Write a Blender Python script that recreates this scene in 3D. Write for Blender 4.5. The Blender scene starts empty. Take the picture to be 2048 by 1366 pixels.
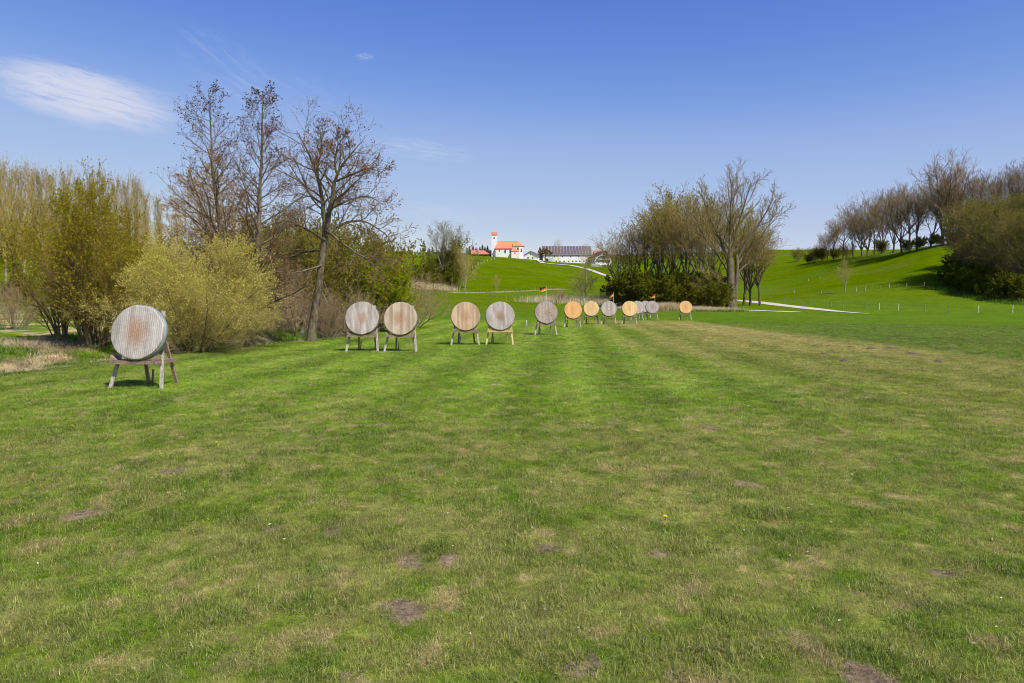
import bpy, math, random
import numpy as np
from mathutils import Vector, Matrix, Euler

R = math.radians
sc = bpy.context.scene
COL = sc.collection
F = 1400.0
CAMH = 2.0
PITCH = math.atan(83 / 1400)
CP, SP = math.cos(PITCH), math.sin(PITCH)

# ---------------------------------------------------------------- measuring
def P(px, py, Y):
    """world point seen at (px, py) of the 2048x1366 photograph at depth Y"""
    r = (px - 1024) / F; u = -(py - 683) / F
    y = CP + u * SP; z = -SP + u * CP
    return (r * Y / y, Y, CAMH + Y * z / y)

def G(px, py):
    """the point of the level field under that pixel"""
    u = -(py - 683) / F
    y = CP + u * SP; z = -SP + u * CP
    Y = CAMH / (-z) * y
    return P(px, py, Y)

# ---------------------------------------------------------------- noise
def _h(ix, iy, seed):
    n = (ix.astype(np.int64) * 374761393 + iy.astype(np.int64) * 668265263 + seed * 982451653) & 0x7fffffff
    n = ((n ^ (n >> 13)) * 1274126177) & 0x7fffffff
    n = ((n ^ (n >> 16)) * 1103515245 + 12345) & 0x7fffffff
    return ((n >> 7) & 0xffff) / 65535.0

def vnoise(x, y, seed=0):
    x = np.asarray(x, float); y = np.asarray(y, float)
    ix = np.floor(x); iy = np.floor(y)
    fx = x - ix; fy = y - iy
    fx = fx * fx * (3 - 2 * fx); fy = fy * fy * (3 - 2 * fy)
    a = _h(ix, iy, seed); b = _h(ix + 1, iy, seed); c = _h(ix, iy + 1, seed); d = _h(ix + 1, iy + 1, seed)
    return (a * (1 - fx) + b * fx) * (1 - fy) + (c * (1 - fx) + d * fx) * fy

def fbm(x, y, seed=0, o=4):
    s = 0; a = .5; t = 0
    for i in range(o):
        s = s + a * vnoise(x * 2 ** i + 17.3 * i, y * 2 ** i - 9.1 * i, seed + i); t += a; a *= .5
    return s / t

def sstep(a, b, x):
    t = np.clip((x - a) / (b - a), 0, 1); return t * t * (3 - 2 * t)

# ---------------------------------------------------------------- terrain
COLS = {
 -500: [(60, 646), (100, 600), (150, 560), (220, 525), (300, 500), (600, 497), (1500, 497)],
 0:   [(60, 645), (100, 602), (150, 560), (220, 525), (300, 499), (600, 497), (1500, 497)],
 330: [(60, 645), (100, 604), (150, 570), (220, 530), (300, 501), (600, 499), (1500, 499)],
 600: [(60, 646), (100, 618), (150, 585), (220, 545), (300, 510), (600, 502), (1500, 502)],
 800: [(60, 646), (100, 628), (150, 606), (180, 590), (240, 562), (300, 532), (400, 507), (600, 505), (1500, 505)],
 900: [(60, 646), (100, 628), (160, 604), (230, 583), (300, 550), (400, 515), (450, 508), (600, 507), (1500, 507)],
 960: [(60, 646), (100, 628), (160, 604), (230, 585), (300, 556), (380, 524), (440, 512.5), (480, 511), (1500, 511)],
 1040: [(60, 646), (100, 628), (160, 604), (230, 583), (300, 556), (380, 528), (440, 515), (480, 514), (1500, 513)],
 1100: [(60, 646), (100, 628), (160, 602), (230, 581), (300, 562), (380, 537), (445, 525.5), (480, 524), (1500, 515)],
 1180: [(60, 646), (100, 628), (160, 603), (230, 583), (300, 568), (380, 545), (445, 527), (480, 525), (1500, 512)],
 1260: [(60, 646), (100, 628), (160, 604), (230, 590), (300, 572), (380, 553), (445, 533), (480, 528), (1500, 508)],
 1400: [(60, 646), (100, 628), (140, 610), (200, 592), (300, 560), (400, 525), (500, 508), (1500, 505)],
 1550: [(60, 646), (100, 628), (150, 603), (200, 588), (300, 545), (400, 508), (500, 502), (1500, 500)],
 1650: [(60, 646), (100, 628), (130, 611), (160, 590), (200, 562), (280, 519), (400, 503), (1500, 500)],
 1750: [(60, 646), (100, 628), (130, 608), (160, 580), (200, 540), (240, 507), (300, 504), (400, 503), (1500, 502)],
 1850: [(60, 646), (100, 627), (125, 604), (150, 570), (180, 522), (205, 490), (260, 492), (400, 500), (1500, 500)],
 1900: [(60, 646), (100, 626), (125, 603), (150, 572), (180, 520), (205, 483), (260, 487), (400, 500), (1500, 500)],
 1950: [(60, 646), (100, 624), (125, 602), (150, 577), (190, 490), (205, 478), (260, 484), (400, 500), (1500, 500)],
 2048: [(60, 646), (90, 634), (110, 615), (125, 602), (150, 570), (190, 480), (220, 474), (400, 490), (1500, 500)],
 2700: [(60, 646), (90, 634), (110, 610), (125, 598), (150, 560), (190, 480), (220, 474), (400, 490), (1500, 500)],
}
YS = np.concatenate([np.arange(0, 600, 5.0), np.arange(600, 1501, 50.0)])
PXS = np.arange(-500, 2701, 20.0)
def _tab():
    ks = sorted(COLS); T = []
    for k in ks:
        ys = [0, 50] + [c[0] for c in COLS[k]]
        hs = [0, 0] + [0.0 if (c[0] <= 100 and c[1] >= 626) or c[0] <= 60 else P(k, c[1], c[0])[2] for c in COLS[k]]
        T.append(np.interp(YS, ys, hs))
    T = np.array(T)
    T2 = np.array([np.interp(PXS, ks, T[:, j]) for j in range(len(YS))]).T
    for _ in range(2):                                  # soften the joints
        Q = T2.copy()
        Q[:, 1:-1] = (T2[:, :-2] + 2 * T2[:, 1:-1] + T2[:, 2:]) / 4; T2 = Q
    for _ in range(10):
        Q = T2.copy()
        Q[1:-1] = (T2[:-2] + 2 * T2[1:-1] + T2[2:]) / 4; T2 = Q
    return T2
TAB = _tab()

# edge of the mown range against the rough bank on the left: x at each depth
EDGE_Y = [0, 14, 18, 23, 29.5, 34, 40, 50, 62, 80, 110, 160, 230]
EDGE_X = [-14.5, -13.8, -13.2, -13.4, -11.6, -9.9, -9.3, -9.6, -10.5, -13.5, -17.0, -22.0, -28.0]
def edge_x(y): return np.interp(y, EDGE_Y, EDGE_X)

def height(x, y):
    x = np.asarray(x, float); y = np.asarray(y, float)
    yy = np.clip(y, 0, 1499.9)
    px = np.clip(1024 + F * x / np.maximum(y, 1.0), -500, 2699.9)
    fi = (px + 500) / 20.0; i = np.floor(fi).astype(int); fi = fi - i
    j = np.clip(np.searchsorted(YS, yy, side='right') - 1, 0, len(YS) - 2)
    fj = (yy - YS[j]) / (YS[j + 1] - YS[j])
    i1 = np.minimum(i + 1, len(PXS) - 1)
    h = (TAB[i, j] * (1 - fi) + TAB[i1, j] * fi) * (1 - fj) + (TAB[i, j + 1] * (1 - fi) + TAB[i1, j + 1] * fi) * fj
    h = np.where(y < 50, 0, h)
    # ditch and tussocky bank left of the mown edge
    e = edge_x(y) - x
    near = 1 - sstep(55, 90, y)
    d = -.75 * np.exp(-((e - 2.2) / 1.1) ** 2) + .12 * sstep(.0, .6, e) * (fbm(x * .9, y * .9, 5) - .5) * 2 + .25 * sstep(3, 8, e)
    h = h + np.where(e > -1, d * sstep(-.2, .8, e), 0) * near
    # light unevenness of the range itself
    h = h + (fbm(x * .35, y * .35, 9) - .5) * .10 * (1 - sstep(30, 80, np.hypot(x, y))) * sstep(0, 3, np.hypot(x, y))
    return h
def H(x, y): return float(height(np.array([x]), np.array([y]))[0])
def at(px, Y, py=None):
    """ground point in the column px at depth Y"""
    py = 600 if py is None else py
    x = P(px, py, Y)[0]
    return (x, Y, H(x, Y))

# bare and dry spots of the range: pixel centre, half width in pixels, strength (soil), dark
SPOTS = [(800, 1215, 52, 1.0), (165, 1028, 38, 1), (355, 945, 24, .8), (440, 925, 16, .6), (635, 875, 15, .8), (765, 845, 26, .75), (890, 843, 18, .5),
 (545, 1053, 22, .9), (660, 1060, 26, .8), (625, 1000, 16, .7), (830, 1117, 30, .8), (900, 1113, 26, 1), (1085, 1098, 30, .8), (1315, 1100, 30, .9),
 (1490, 968, 28, .9), (1420, 854, 24, .8), (1165, 1335, 48, .9), (1740, 1362, 60, 1), (705, 1358, 30, .9), (965, 940, 14, .7), (1375, 955, 34, .6),
 (1905, 1148, 22, .9), (1115, 895, 26, .6), (1505, 1098, 30, .6), (1550, 1120, 24, .5), (150, 985, 26, .6), (340, 1025, 14, .6), (120, 1280, 34, .5),
 (1600, 1270, 36, .6), (1660, 1215, 20, .6), (2010, 945, 26, .6), (1310, 955, 20, .4), (560, 1150, 30, .35), (250, 1110, 34, .4), (1230, 850, 24, .45),
 (1480, 843, 20, .5), (1780, 1010, 30, .4), (1950, 1050, 30, .4), (60, 930, 30, .4), (1020, 1045, 16, .5), (470, 1330, 40, .4), (1420, 1190, 24, .4)]
MOLES = [(1690, 722, 11), (1825, 707, 13), (1783, 697, 12), (1742, 697, 10), (1701, 694, 7), (1660, 692, 8), (1878, 723, 12), (1905, 700, 9), (1650, 710, 6)]
def spotlist():
    out = []
    for px, py, hw, s in SPOTS:
        x, y, z = G(px, py); out.append((x, y, hw * y / F * (1.05 if s >= .8 else .85), s if s >= .7 else s * .7))
    return out
SPW = spotlist()
def soil_mask(x, y):
    m = np.zeros_like(x)
    wx = x + (fbm(x * 5, y * 5, 31) - .5) * .30; wy = y + (fbm(x * 5, y * 5, 77) - .5) * .30
    for cx, cy, r, s in SPW:
        d = np.hypot(wx - cx, (wy - cy) / 1.25) / r
        m = np.maximum(m, s * (1 - sstep(.72, 1.08, d)))
    return m

def lin(c): return np.array([((v / 255) / 12.92 if v / 255 <= .04045 else ((v / 255 + .055) / 1.055) ** 2.4) for v in c])
GREEN = np.array([.106, .164, .012]); BRIGHT = np.array([.128, .222, .012]); STRAW = np.array([.290, .240, .095])
OLIVE = np.array([.155, .172, .026]); LUSH = np.array([.076, .138, .012]); HILL = np.array([.078, .120, .0005])
SOIL = np.array([.205, .155, .108]); DRY = np.array([.36, .29, .17]); BANKG = np.array([.095, .16, .008])

def mix3(a, b, t): return a * (1 - t[..., None]) + b * t[..., None]
def ground_colour(x, y):
    """albedo of the turf at (x, y) and how much dead grass is in it"""
    n1 = fbm(x * .28, y * .28, 1); n2 = fbm(x * 1.1, y * 1.1, 2); n3 = fbm(x * 3.5, y * 3.5, 3)
    r = np.hypot(x, y)
    q = x - .075 * y
    stripe = np.sin(q * 2 * math.pi / 2.35 + .6 + (n1 - .5) * .9) * sstep(7, 17, y)
    # amount of straw
    right = sstep(4.0, 11.5, x + (n1 - .5) * 6) * sstep(9, 17, r) * .36
    nearm = (1 - sstep(9, 16, r)) * .22
    n4 = fbm(x * 4.6, y * 3.6, 19, 3)
    mid = .10
    s = mid + right + nearm + (n2 - .5) * .45 + (n1 - .5) * .4 + (n3 - .5) * .85 - .28 * sstep(.52, .68, n4) * (1 - sstep(25, 45, r)) + stripe * .12
    s = s + .5 * np.exp(-((x - 14.3) / 2.2) ** 2) * sstep(22, 30, y) * (1 - sstep(60, 68, y)) * (.4 + n2)
    s = s + .25 * np.exp(-((q - 3.0) / .45) ** 2) * sstep(14, 22, y) + .22 * np.exp(-((q - 4.9) / .45) ** 2) * sstep(14, 22, y)
    s = np.clip(s, 0, 1)
    brt = sstep(9, 18, y) * (1 - sstep(3.5, 9, x)) * sstep(-13, -8, x + (n1 - .5) * 3)
    base = mix3(np.broadcast_to(GREEN, x.shape + (3,)), BRIGHT, np.clip(brt + (n2 - .5) * .4, 0, 1))
    base = base * (1 + .17 * stripe - .16 * sstep(.50, .66, n4) * (1 - sstep(25, 45, r)))[..., None]
    base = mix3(base, OLIVE, np.clip(right * 1.3, 0, 1))
    c = mix3(base, STRAW, s * .85) * 1.06
    th_ = sstep(.68, .78, fbm(x * 4.6 + 7, y * 4.0, 61, 3)) * (1 - .5 * sstep(12, 25, r)); c = mix3(c, np.array([.36, .265, .15]) + 0 * c, th_ * .6)
    # lush uncut meadow to the right of the range and beyond it
    far = y + 6 * (n1 - .5) - 67 + .12 * x
    lush = np.maximum(sstep(15.8, 17.8, x + (n2 - .5) * 1.6 + (n1 - .5)), sstep(-4, 8, far))
    lc = mix3(np.broadcast_to(LUSH, x.shape + (3,)), GREEN * 1.05, np.clip((n1 - .35) * 1.3, 0, 1))
    lc = lc * (.8 + .45 * n2)[..., None]
    c = mix3(c, lc, lush)
    hill = sstep(85, 175, y + (fbm(x * .03, y * .03, 8) - .5) * 60)
    hc = HILL * (.70 + .42 * fbm(x * .05, y * .09, 12) + .30 * fbm(x * .35, y * .5, 13, 3) + .12 * (n2 - .5) + .05 * np.sin((x * .35 + y * .2) * 1.1 + n1 * 4))[..., None]
    hc = mix3(hc, np.array([.115, .130, .020]) + 0 * hc, sstep(.50, .72, fbm(x * .08, y * .13, 15)) * .45)
    hc = mix3(hc, LUSH * 1.1, np.clip(sstep(.5, .75, fbm(x * .012 + 3, y * .02, 14)) * .7, 0, 1))
    c = mix3(c, hc, hill)
    # rough bank
    e = edge_x(y) - x
    bank = sstep(-.15, .5, e + (n3 - .5) * .6) * (1 - sstep(70, 100, y))
    dn = fbm(x * .55, y * .55, 41)
    dryb = sstep(.46, .64, dn)
    bc = mix3(np.broadcast_to(BANKG, x.shape + (3,)), DRY, dryb)
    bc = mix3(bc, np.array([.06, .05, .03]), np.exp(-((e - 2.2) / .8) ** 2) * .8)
    c = mix3(c, bc, bank)
    so = soil_mask(x, y) if np.min(r) < 60 else np.zeros_like(x)
    c = mix3(c, SOIL * (.40 + .9 * fbm(x * 9, y * 9, 23, 3))[..., None], np.clip(so, 0, 1))
    return np.clip(c, 0, 1), s, so, bank, lush, dryb

# ---------------------------------------------------------------- object helpers
def tag(o, label=None, cat=None, group=None, kind=None):
    if label: o['label'] = label
    if cat: o['category'] = cat
    if group: o['group'] = group
    if kind: o['kind'] = kind
    return o
def empty(name, loc, rz=0, s=1):
    o = bpy.data.objects.new(name, None); COL.objects.link(o)
    o.location = loc; o.rotation_euler = (0, 0, rz); o.scale = (s, s, s); o.empty_display_size = .2
    return o
def link(name, me, parent=None, loc=(0, 0, 0)):
    o = bpy.data.objects.new(name, me); COL.objects.link(o); o.location = loc
    if parent: o.parent = parent
    return o
def np_mesh(name, V, faces, mats, midx=None, smooth=False):
    """faces: list of (m,k) int arrays"""
    me = bpy.data.meshes.new(name)
    V = np.asarray(V, np.float32)
    me.vertices.add(len(V)); me.vertices.foreach_set('co', V.ravel())
    loops = np.concatenate([f.ravel() for f in faces]).astype(np.int32)
    cnt = np.concatenate([np.full(len(f), f.shape[1]) for f in faces]).astype(np.int32)
    me.loops.add(len(loops)); me.loops.foreach_set('vertex_index', loops)
    me.polygons.add(len(cnt))
    st = np.concatenate([[0], np.cumsum(cnt)[:-1]]).astype(np.int32)
    me.polygons.foreach_set('loop_start', st)
    if midx is not None: me.polygons.foreach_set('material_index', np.concatenate(midx).astype(np.int32))
    for m in mats: me.materials.append(m)
    me.update(calc_edges=True)
    if smooth: me.polygons.foreach_set('use_smooth', np.ones(len(cnt), bool))
    return me
class MB:
    """collects boxes, bars and prisms into one mesh"""
    def __init__(s): s.v = []; s.f = []; s.m = []
    def add(s, vs, fs, m=0):
        b = len(s.v); s.v += [tuple(v) for v in vs]
        for f in fs: s.f.append(tuple(i + b for i in f)); s.m.append(m)
    def box(s, x0, x1, y0, y1, z0, z1, m=0):
        s.add([(x0, y0, z0), (x1, y0, z0), (x1, y1, z0), (x0, y1, z0), (x0, y0, z1), (x1, y0, z1), (x1, y1, z1), (x0, y1, z1)],
              [(0, 3, 2, 1), (4, 5, 6, 7), (0, 1, 5, 4), (1, 2, 6, 5), (2, 3, 7, 6), (3, 0, 4, 7)], m)
    def bar(s, a, b, w, d, m=0, ref=(0, 1, 0)):
        a = Vector(a); b = Vector(b); t = (b - a).normalized(); u = t.cross(Vector(ref)).normalized(); v = u.cross(t)
        u = u * w / 2; v = v * d / 2
        s.add([a - u - v, a + u - v, a + u + v, a - u + v, b - u - v, b + u - v, b + u + v, b - u + v],
              [(0, 3, 2, 1), (4, 5, 6, 7), (0, 1, 5, 4), (1, 2, 6, 5), (2, 3, 7, 6), (3, 0, 4, 7)], m)
    def cyl(s, a, b, r0, r1, n=12, m=0):
        a = Vector(a); b = Vector(b); t = (b - a).normalized()
        u = t.orthogonal().normalized(); v = t.cross(u)
        vs = [];
        for c, r in ((a, r0), (b, r1)):
            for i in range(n):
                g = 2 * math.pi * i / n; vs.append(c + u * math.cos(g) * r + v * math.sin(g) * r)
        fs = [(i, (i + 1) % n, n + (i + 1) % n, n + i) for i in range(n)] + [tuple(range(n))[::-1], tuple(range(n, 2 * n))]
        s.add(vs, fs, m)
    def build(s, name, mats, parent=None, bevel=0, smooth=False, loc=(0, 0, 0)):
        me = bpy.data.meshes.new(name); me.from_pydata(s.v, [], s.f)
        if not isinstance(mats, (list, tuple)): mats = [mats]
        for m in mats: me.materials.append(m)
        me.polygons.foreach_set('material_index', s.m)
        if smooth: me.polygons.foreach_set('use_smooth', [True] * len(s.f))
        me.update(); o = link(name, me, parent, loc)
        if bevel:
            b = o.modifiers.new('bevel', 'BEVEL'); b.width = bevel; b.segments = 2; b.limit_method = 'ANGLE'
        return o

# ---------------------------------------------------------------- materials
def newmat(name):
    m = bpy.data.materials.new(name); m.use_nodes = True
    nt = m.node_tree; nt.nodes.clear()
    out = nt.nodes.new('ShaderNodeOutputMaterial')
    return m, nt, out
def N(nt, t, **kw):
    n = nt.nodes.new(t)
    for k, v in kw.items():
        if k.startswith('i_'): n.inputs[k[2:].replace('_', ' ')].default_value = v
        else: setattr(n, k, v)
    return n
def L(nt, a, b): nt.links.new(a, b)
def mathn(nt, op, a, b=None, clamp=False):
    n = nt.nodes.new('ShaderNodeMath'); n.operation = op; n.use_clamp = clamp
    for i, v in enumerate((a, b)):
        if v is None: continue
        if isinstance(v, (int, float)): n.inputs[i].default_value = v
        else: nt.links.new(v, n.inputs[i])
    return n.outputs[0]
def mixc(nt, fac, a, b, mode='MIX'):
    n = nt.nodes.new('ShaderNodeMix'); n.data_type = 'RGBA'; n.blend_type = mode
    for k, v in ((0, fac), (6, a), (7, b)):
        if isinstance(v, (int, float)): n.inputs[k].default_value = v
        elif isinstance(v, (tuple, list)): n.inputs[k].default_value = tuple(v)[:3] + (1,)
        else: nt.links.new(v, n.inputs[k])
    return n.outputs[2]
def noise(nt, vec, scale, detail=4, rough=.6, dist=0):
    n = nt.nodes.new('ShaderNodeTexNoise'); n.inputs['Scale'].default_value = scale; n.inputs['Detail'].default_value = detail
    n.inputs['Roughness'].default_value = rough; n.inputs['Distortion'].default_value = dist
    if vec is not None: nt.links.new(vec, n.inputs['Vector'])
    return n.outputs['Fac']
def ramp(nt, fac, a, b):
    n = nt.nodes.new('ShaderNodeMapRange'); n.interpolation_type = 'SMOOTHSTEP'
    nt.links.new(fac, n.inputs[0]); n.inputs[1].default_value = a; n.inputs[2].default_value = b
    return n.outputs[0]
def scalev(nt, vec, s, loc=(0, 0, 0)):
    n = nt.nodes.new('ShaderNodeMapping'); n.inputs['Scale'].default_value = s; n.inputs['Location'].default_value = loc
    nt.links.new(vec, n.inputs['Vector']); return n.outputs[0]
def surf(name, c1, c2, scale=3.0, rough=.85, stretch=(1, 1, 1), bump=.3, spec=.12, c3=None, s3=20, bumpd=.02, lo=.35, hi=.65):
    """noisy two colour surface in object coordinates"""
    m, nt, out = newmat(name)
    tc = N(nt, 'ShaderNodeTexCoord'); v = scalev(nt, tc.outputs['Object'], stretch)
    f = noise(nt, v, scale, 6, .65)
    col = mixc(nt, ramp(nt, f, lo, hi), c1, c2)
    if c3:
        col = mixc(nt, ramp(nt, noise(nt, v, s3, 4, .6), .52, .7), col, c3)
    b = N(nt, 'ShaderNodeBsdfPrincipled'); L(nt, col, b.inputs['Base Color']); b.inputs['Roughness'].default_value = rough
    b.inputs['Specular IOR Level'].default_value = spec
    if bump:
        bp = N(nt, 'ShaderNodeBump'); bp.inputs['Strength'].default_value = bump; bp.inputs['Distance'].default_value = bumpd
        L(nt, noise(nt, v, scale * 4, 5, .7), bp.inputs['Height']); L(nt, bp.outputs[0], b.inputs['Normal'])
    L(nt, b.outputs[0], out.inputs[0]); return m
def leafmat(name, c1, c2, trans=.35, big=.6):
    """leaves: two tones by clumps in space, light passes through"""
    m, nt, out = newmat(name)
    g = N(nt, 'ShaderNodeNewGeometry'); v = g.outputs['Position']
    f = mathn(nt, 'ADD', mathn(nt, 'MULTIPLY', g.outputs['Random Per Island'], .55), mathn(nt, 'MULTIPLY', noise(nt, v, big, 3), .45))
    col = mixc(nt, ramp(nt, f, .25, .75), c1, c2)
    d = N(nt, 'ShaderNodeBsdfDiffuse'); t = N(nt, 'ShaderNodeBsdfTranslucent')
    L(nt, col, d.inputs[0]); L(nt, col, t.inputs[0])
    mx = N(nt, 'ShaderNodeMixShader'); mx.inputs[0].default_value = trans
    L(nt, d.outputs[0], mx.inputs[1]); L(nt, t.outputs[0], mx.inputs[2]); L(nt, mx.outputs[0], out.inputs[0])
    return m
M = {}
M['alder_bark'] = surf('alder_bark', (.085, .064, .040), (.21, .17, .115), 7, .9, (1, 1, .35), .8, .2, (.10, .11, .055), 3)
M['old_bark'] = surf('old_bark', (.085, .066, .038), (.20, .158, .10), 5, .9, (1, 1, .3), .8, .2, (.11, .12, .05), 2)
M['birch_bark'] = surf('birch_bark', (.62, .60, .55), (.75, .72, .68), 3, .7, (1, 1, 3), .3, .3, (.10, .08, .07), 5)
M['grey_bark'] = surf('grey_bark', (.14, .118, .085), (.26, .225, .165), 4, .9, (1, 1, .4), .5, .2)
M['dark_bark'] = surf('dark_bark', (.075, .058, .042), (.15, .118, .085), 4, .9, (1, 1, .4), .5, .2)
M['pop_bark'] = surf('pop_bark', (.22, .18, .12), (.36, .30, .21), 4, .9, (1, 1, .4), .4, .2)
M['twig_alder'] = surf('twig_alder', (.13, .085, .045), (.23, .155, .085), 3, .9, bump=0)
M['twig_old'] = surf('twig_old', (.20, .145, .05), (.36, .27, .10), 3, .9, bump=0)
M['twig_grey'] = surf('twig_grey', (.20, .155, .085), (.33, .26, .15), 3, .9, bump=0)
M['twig_ridge'] = surf('twig_ridge', (.19, .13, .06), (.33, .235, .115), 3, .9, bump=0)
M['twig_dark'] = surf('twig_dark', (.14, .10, .035), (.25, .185, .065), 3, .9, bump=0)
M['twig_birch'] = surf('twig_birch', (.27, .175, .075), (.38, .26, .12), 3, .9, bump=0)
M['twig_willow'] = surf('twig_willow', (.28, .22, .075), (.44, .36, .13), 3, .9, bump=0)
M['twig_pop'] = surf('twig_pop', (.42, .31, .08), (.60, .47, .15), 3, .9, bump=0)
M['twig_rose'] = surf('twig_rose', (.30, .215, .12), (.44, .33, .19), 3, .9, bump=0)
M['bud_alder'] = leafmat('bud_alder', (.055, .026, .026), (.15, .062, .045), .15)
M['bud_brown'] = leafmat('bud_brown', (.20, .09, .035), (.36, .20, .07), .3)
M['leaf_olive'] = leafmat('leaf_olive', (.24, .205, .008), (.45, .385, .022), .42)
M['catkin'] = leafmat('catkin', (.47, .42, .055), (.74, .68, .16), .42)
M['leaf_lime'] = leafmat('leaf_lime', (.27, .33, .006), (.48, .54, .015), .5)
M['leaf_spring'] = leafmat('leaf_spring', (.18, .175, .016), (.33, .31, .045), .42)
M['leaf_dark'] = leafmat('leaf_dark', (.08, .105, .008), (.25, .25, .022), .45)
M['leaf_mid'] = leafmat('leaf_mid', (.12, .14, .010), (.28, .27, .025), .42)
M['leaf_tan'] = leafmat('leaf_tan', (.20, .145, .045), (.32, .24, .09), .35)
M['leaf_orange'] = leafmat('leaf_orange', (.42, .27, .05), (.62, .43, .11), .4)
M['needle'] = leafmat('needle', (.010, .020, .010), (.030, .046, .020), .1)

# ---------------------------------------------------------------- trees
def unit(v): return v / np.maximum(np.linalg.norm(v, axis=-1, keepdims=True), 1e-9)
def grow(S, D, Ln, R0, k, wander, trop, rng, tip=.3, droop=None):
    n = len(S); Pp = np.zeros((n, k, 3)); Pp[:, 0] = S; d = D.copy()
    up = np.array([0, 0, 1.0])
    for i in range(1, k):
        d = unit(d + rng.normal(0, wander, (n, 3)) + up * trop)
        Pp[:, i] = Pp[:, i - 1] + d * (Ln / (k - 1))[:, None]
    Rr = R0[:, None] * (1 - (1 - tip) * np.linspace(0, 1, k)[None])
    return Pp, Rr
def children(Pp, Rr, n, s0, s1, ang, angj, lenf, rf, rng, k, wander, trop, tip=.3, rmin=.002, upb=0):
    """n children on each polyline. lenf(t, parent_length) -> length"""
    Np, K = Pp.shape[:2]
    t = (np.arange(n) + rng.random((Np, n))) / n * (s1 - s0) + s0
    seg = np.clip(t * (K - 1), 0, K - 1.001); i = seg.astype(int); f = (seg - i)[..., None]
    a = np.arange(Np)[:, None]
    S = Pp[a, i] * (1 - f) + Pp[a, i + 1] * f
    T = unit(Pp[a, i + 1] - Pp[a, i])
    Rp = Rr[a, i] * (1 - f[..., 0]) + Rr[a, i + 1] * f[..., 0]
    PL = np.linalg.norm(np.diff(Pp, axis=1), axis=2).sum(1)[:, None] * np.ones((1, n))
    az = (np.arange(n)[None] * 2.39996 + rng.random((Np, 1)) * 6.283 + rng.normal(0, .35, (Np, n)))
    ref = np.where(np.abs(T[..., 2:3]) > .9, np.array([1.0, 0, 0]), np.array([0, 0, 1.0]))
    u = unit(np.cross(T, ref)); v = np.cross(T, u)
    an = np.radians(ang + rng.normal(0, angj, (Np, n)))
    D = T * np.cos(an)[..., None] + (u * np.cos(az)[..., None] + v * np.sin(az)[..., None]) * np.sin(an)[..., None]
    D = unit(D + np.array([0, 0, upb]))
    Ln = lenf(t, PL) * (.7 + .6 * rng.random((Np, n)))
    R0 = np.maximum(np.minimum(Rp * rf, Rp * .9), rmin)
    m = Np * n
    return grow(S.reshape(m, 3), D.reshape(m, 3), Ln.reshape(m), R0.reshape(m), k, wander, trop, rng, tip)
def tubes(Pp, Rr, sides):
    n, k = Pp.shape[:2]
    T = np.zeros_like(Pp); T[:, 1:-1] = Pp[:, 2:] - Pp[:, :-2]; T[:, 0] = Pp[:, 1] - Pp[:, 0]; T[:, -1] = Pp[:, -1] - Pp[:, -2]
    T = unit(T)
    ref = np.where(np.abs(T[:, :1, 2:3]) > .8, np.array([1.0, .2, 0]), np.array([0.1, 0, 1.0]))
    ref = np.broadcast_to(ref, T.shape)
    u = unit(np.cross(T, ref)); v = np.cross(T, u)
    g = np.arange(sides) * 2 * math.pi / sides
    V = Pp[:, :, None] + Rr[:, :, None, None] * (u[:, :, None] * np.cos(g)[None, None, :, None] + v[:, :, None] * np.sin(g)[None, None, :, None])
    idx = np.arange(n * k * sides).reshape(n, k, sides)
    a = idx[:, :-1]; b = idx[:, 1:]
    Fq = np.stack([a, np.roll(a, -1, 2), np.roll(b, -1, 2), b], -1).reshape(-1, 4)
    return V.reshape(-1, 3), Fq
def flecks(C, size, rng, aspect=1.6, upw=0.0):
    """a small pointed leaf (4-gon) at each point"""
    n = len(C); s = size * (.6 + .8 * rng.random(n))[:, None]
    a = unit(rng.normal(0, 1, (n, 3)) + np.array([0, 0, upw])); b = unit(np.cross(a, rng.normal(0, 1, (n, 3))))
    V = np.stack([C - a * s * aspect * .5, C + b * s * .5, C + a * s * aspect * .5, C - b * s * .5], 1).reshape(-1, 3)
    return V, np.arange(4 * n).reshape(n, 4)
def sample(Pp, n, rng, lo=.2, jit=0.0):
    N_, K = Pp.shape[:2]; b = rng.integers(0, N_, n); t = (lo + (1 - lo) * rng.random(n)) * (K - 1.001); i = t.astype(int); f = (t - i)[:, None]
    C = Pp[b, i] * (1 - f) + Pp[b, i + 1] * f
    return C + rng.normal(0, jit, (n, 3)) if jit else C
def join(parts):
    V = []; Fs = []; Ms = []; o = 0
    for v, f, m in parts:
        V.append(v); Fs.append(f + o); Ms.append(np.full(len(f), m)); o += len(v)
    return np.concatenate(V), Fs, Ms
def tree_meshes(name, trunk_parts, crown_parts, bark, twig, leaf=None):
    V, Fs, Ms = join([(v, f, 0) for v, f in trunk_parts])
    tm = np_mesh(name + '_trunk', V, Fs, [bark], Ms, smooth=True)
    V, Fs, Ms = join(crown_parts)
    cm = np_mesh(name + '_crown', V, Fs, [twig] + ([leaf] if leaf else []), Ms)
    return tm, cm
def path(pts, rads, k, rng=None, j=0):
    pts = np.array(pts, float); d = np.r_[0, np.cumsum(np.linalg.norm(np.diff(pts, axis=0), axis=1))]
    t = np.linspace(0, d[-1], k); Q = np.stack([np.interp(t, d, pts[:, c]) for c in range(3)], -1)
    for _ in range(2): Q[1:-1] = (Q[:-2] + 2 * Q[1:-1] + Q[2:]) / 4
    if rng is not None and j: Q[1:] += np.cumsum(rng.normal(0, j, (k - 1, 3)), 0) * np.array([1, 1, .2])
    return Q[None], np.interp(t, d, rads)[None]

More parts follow.
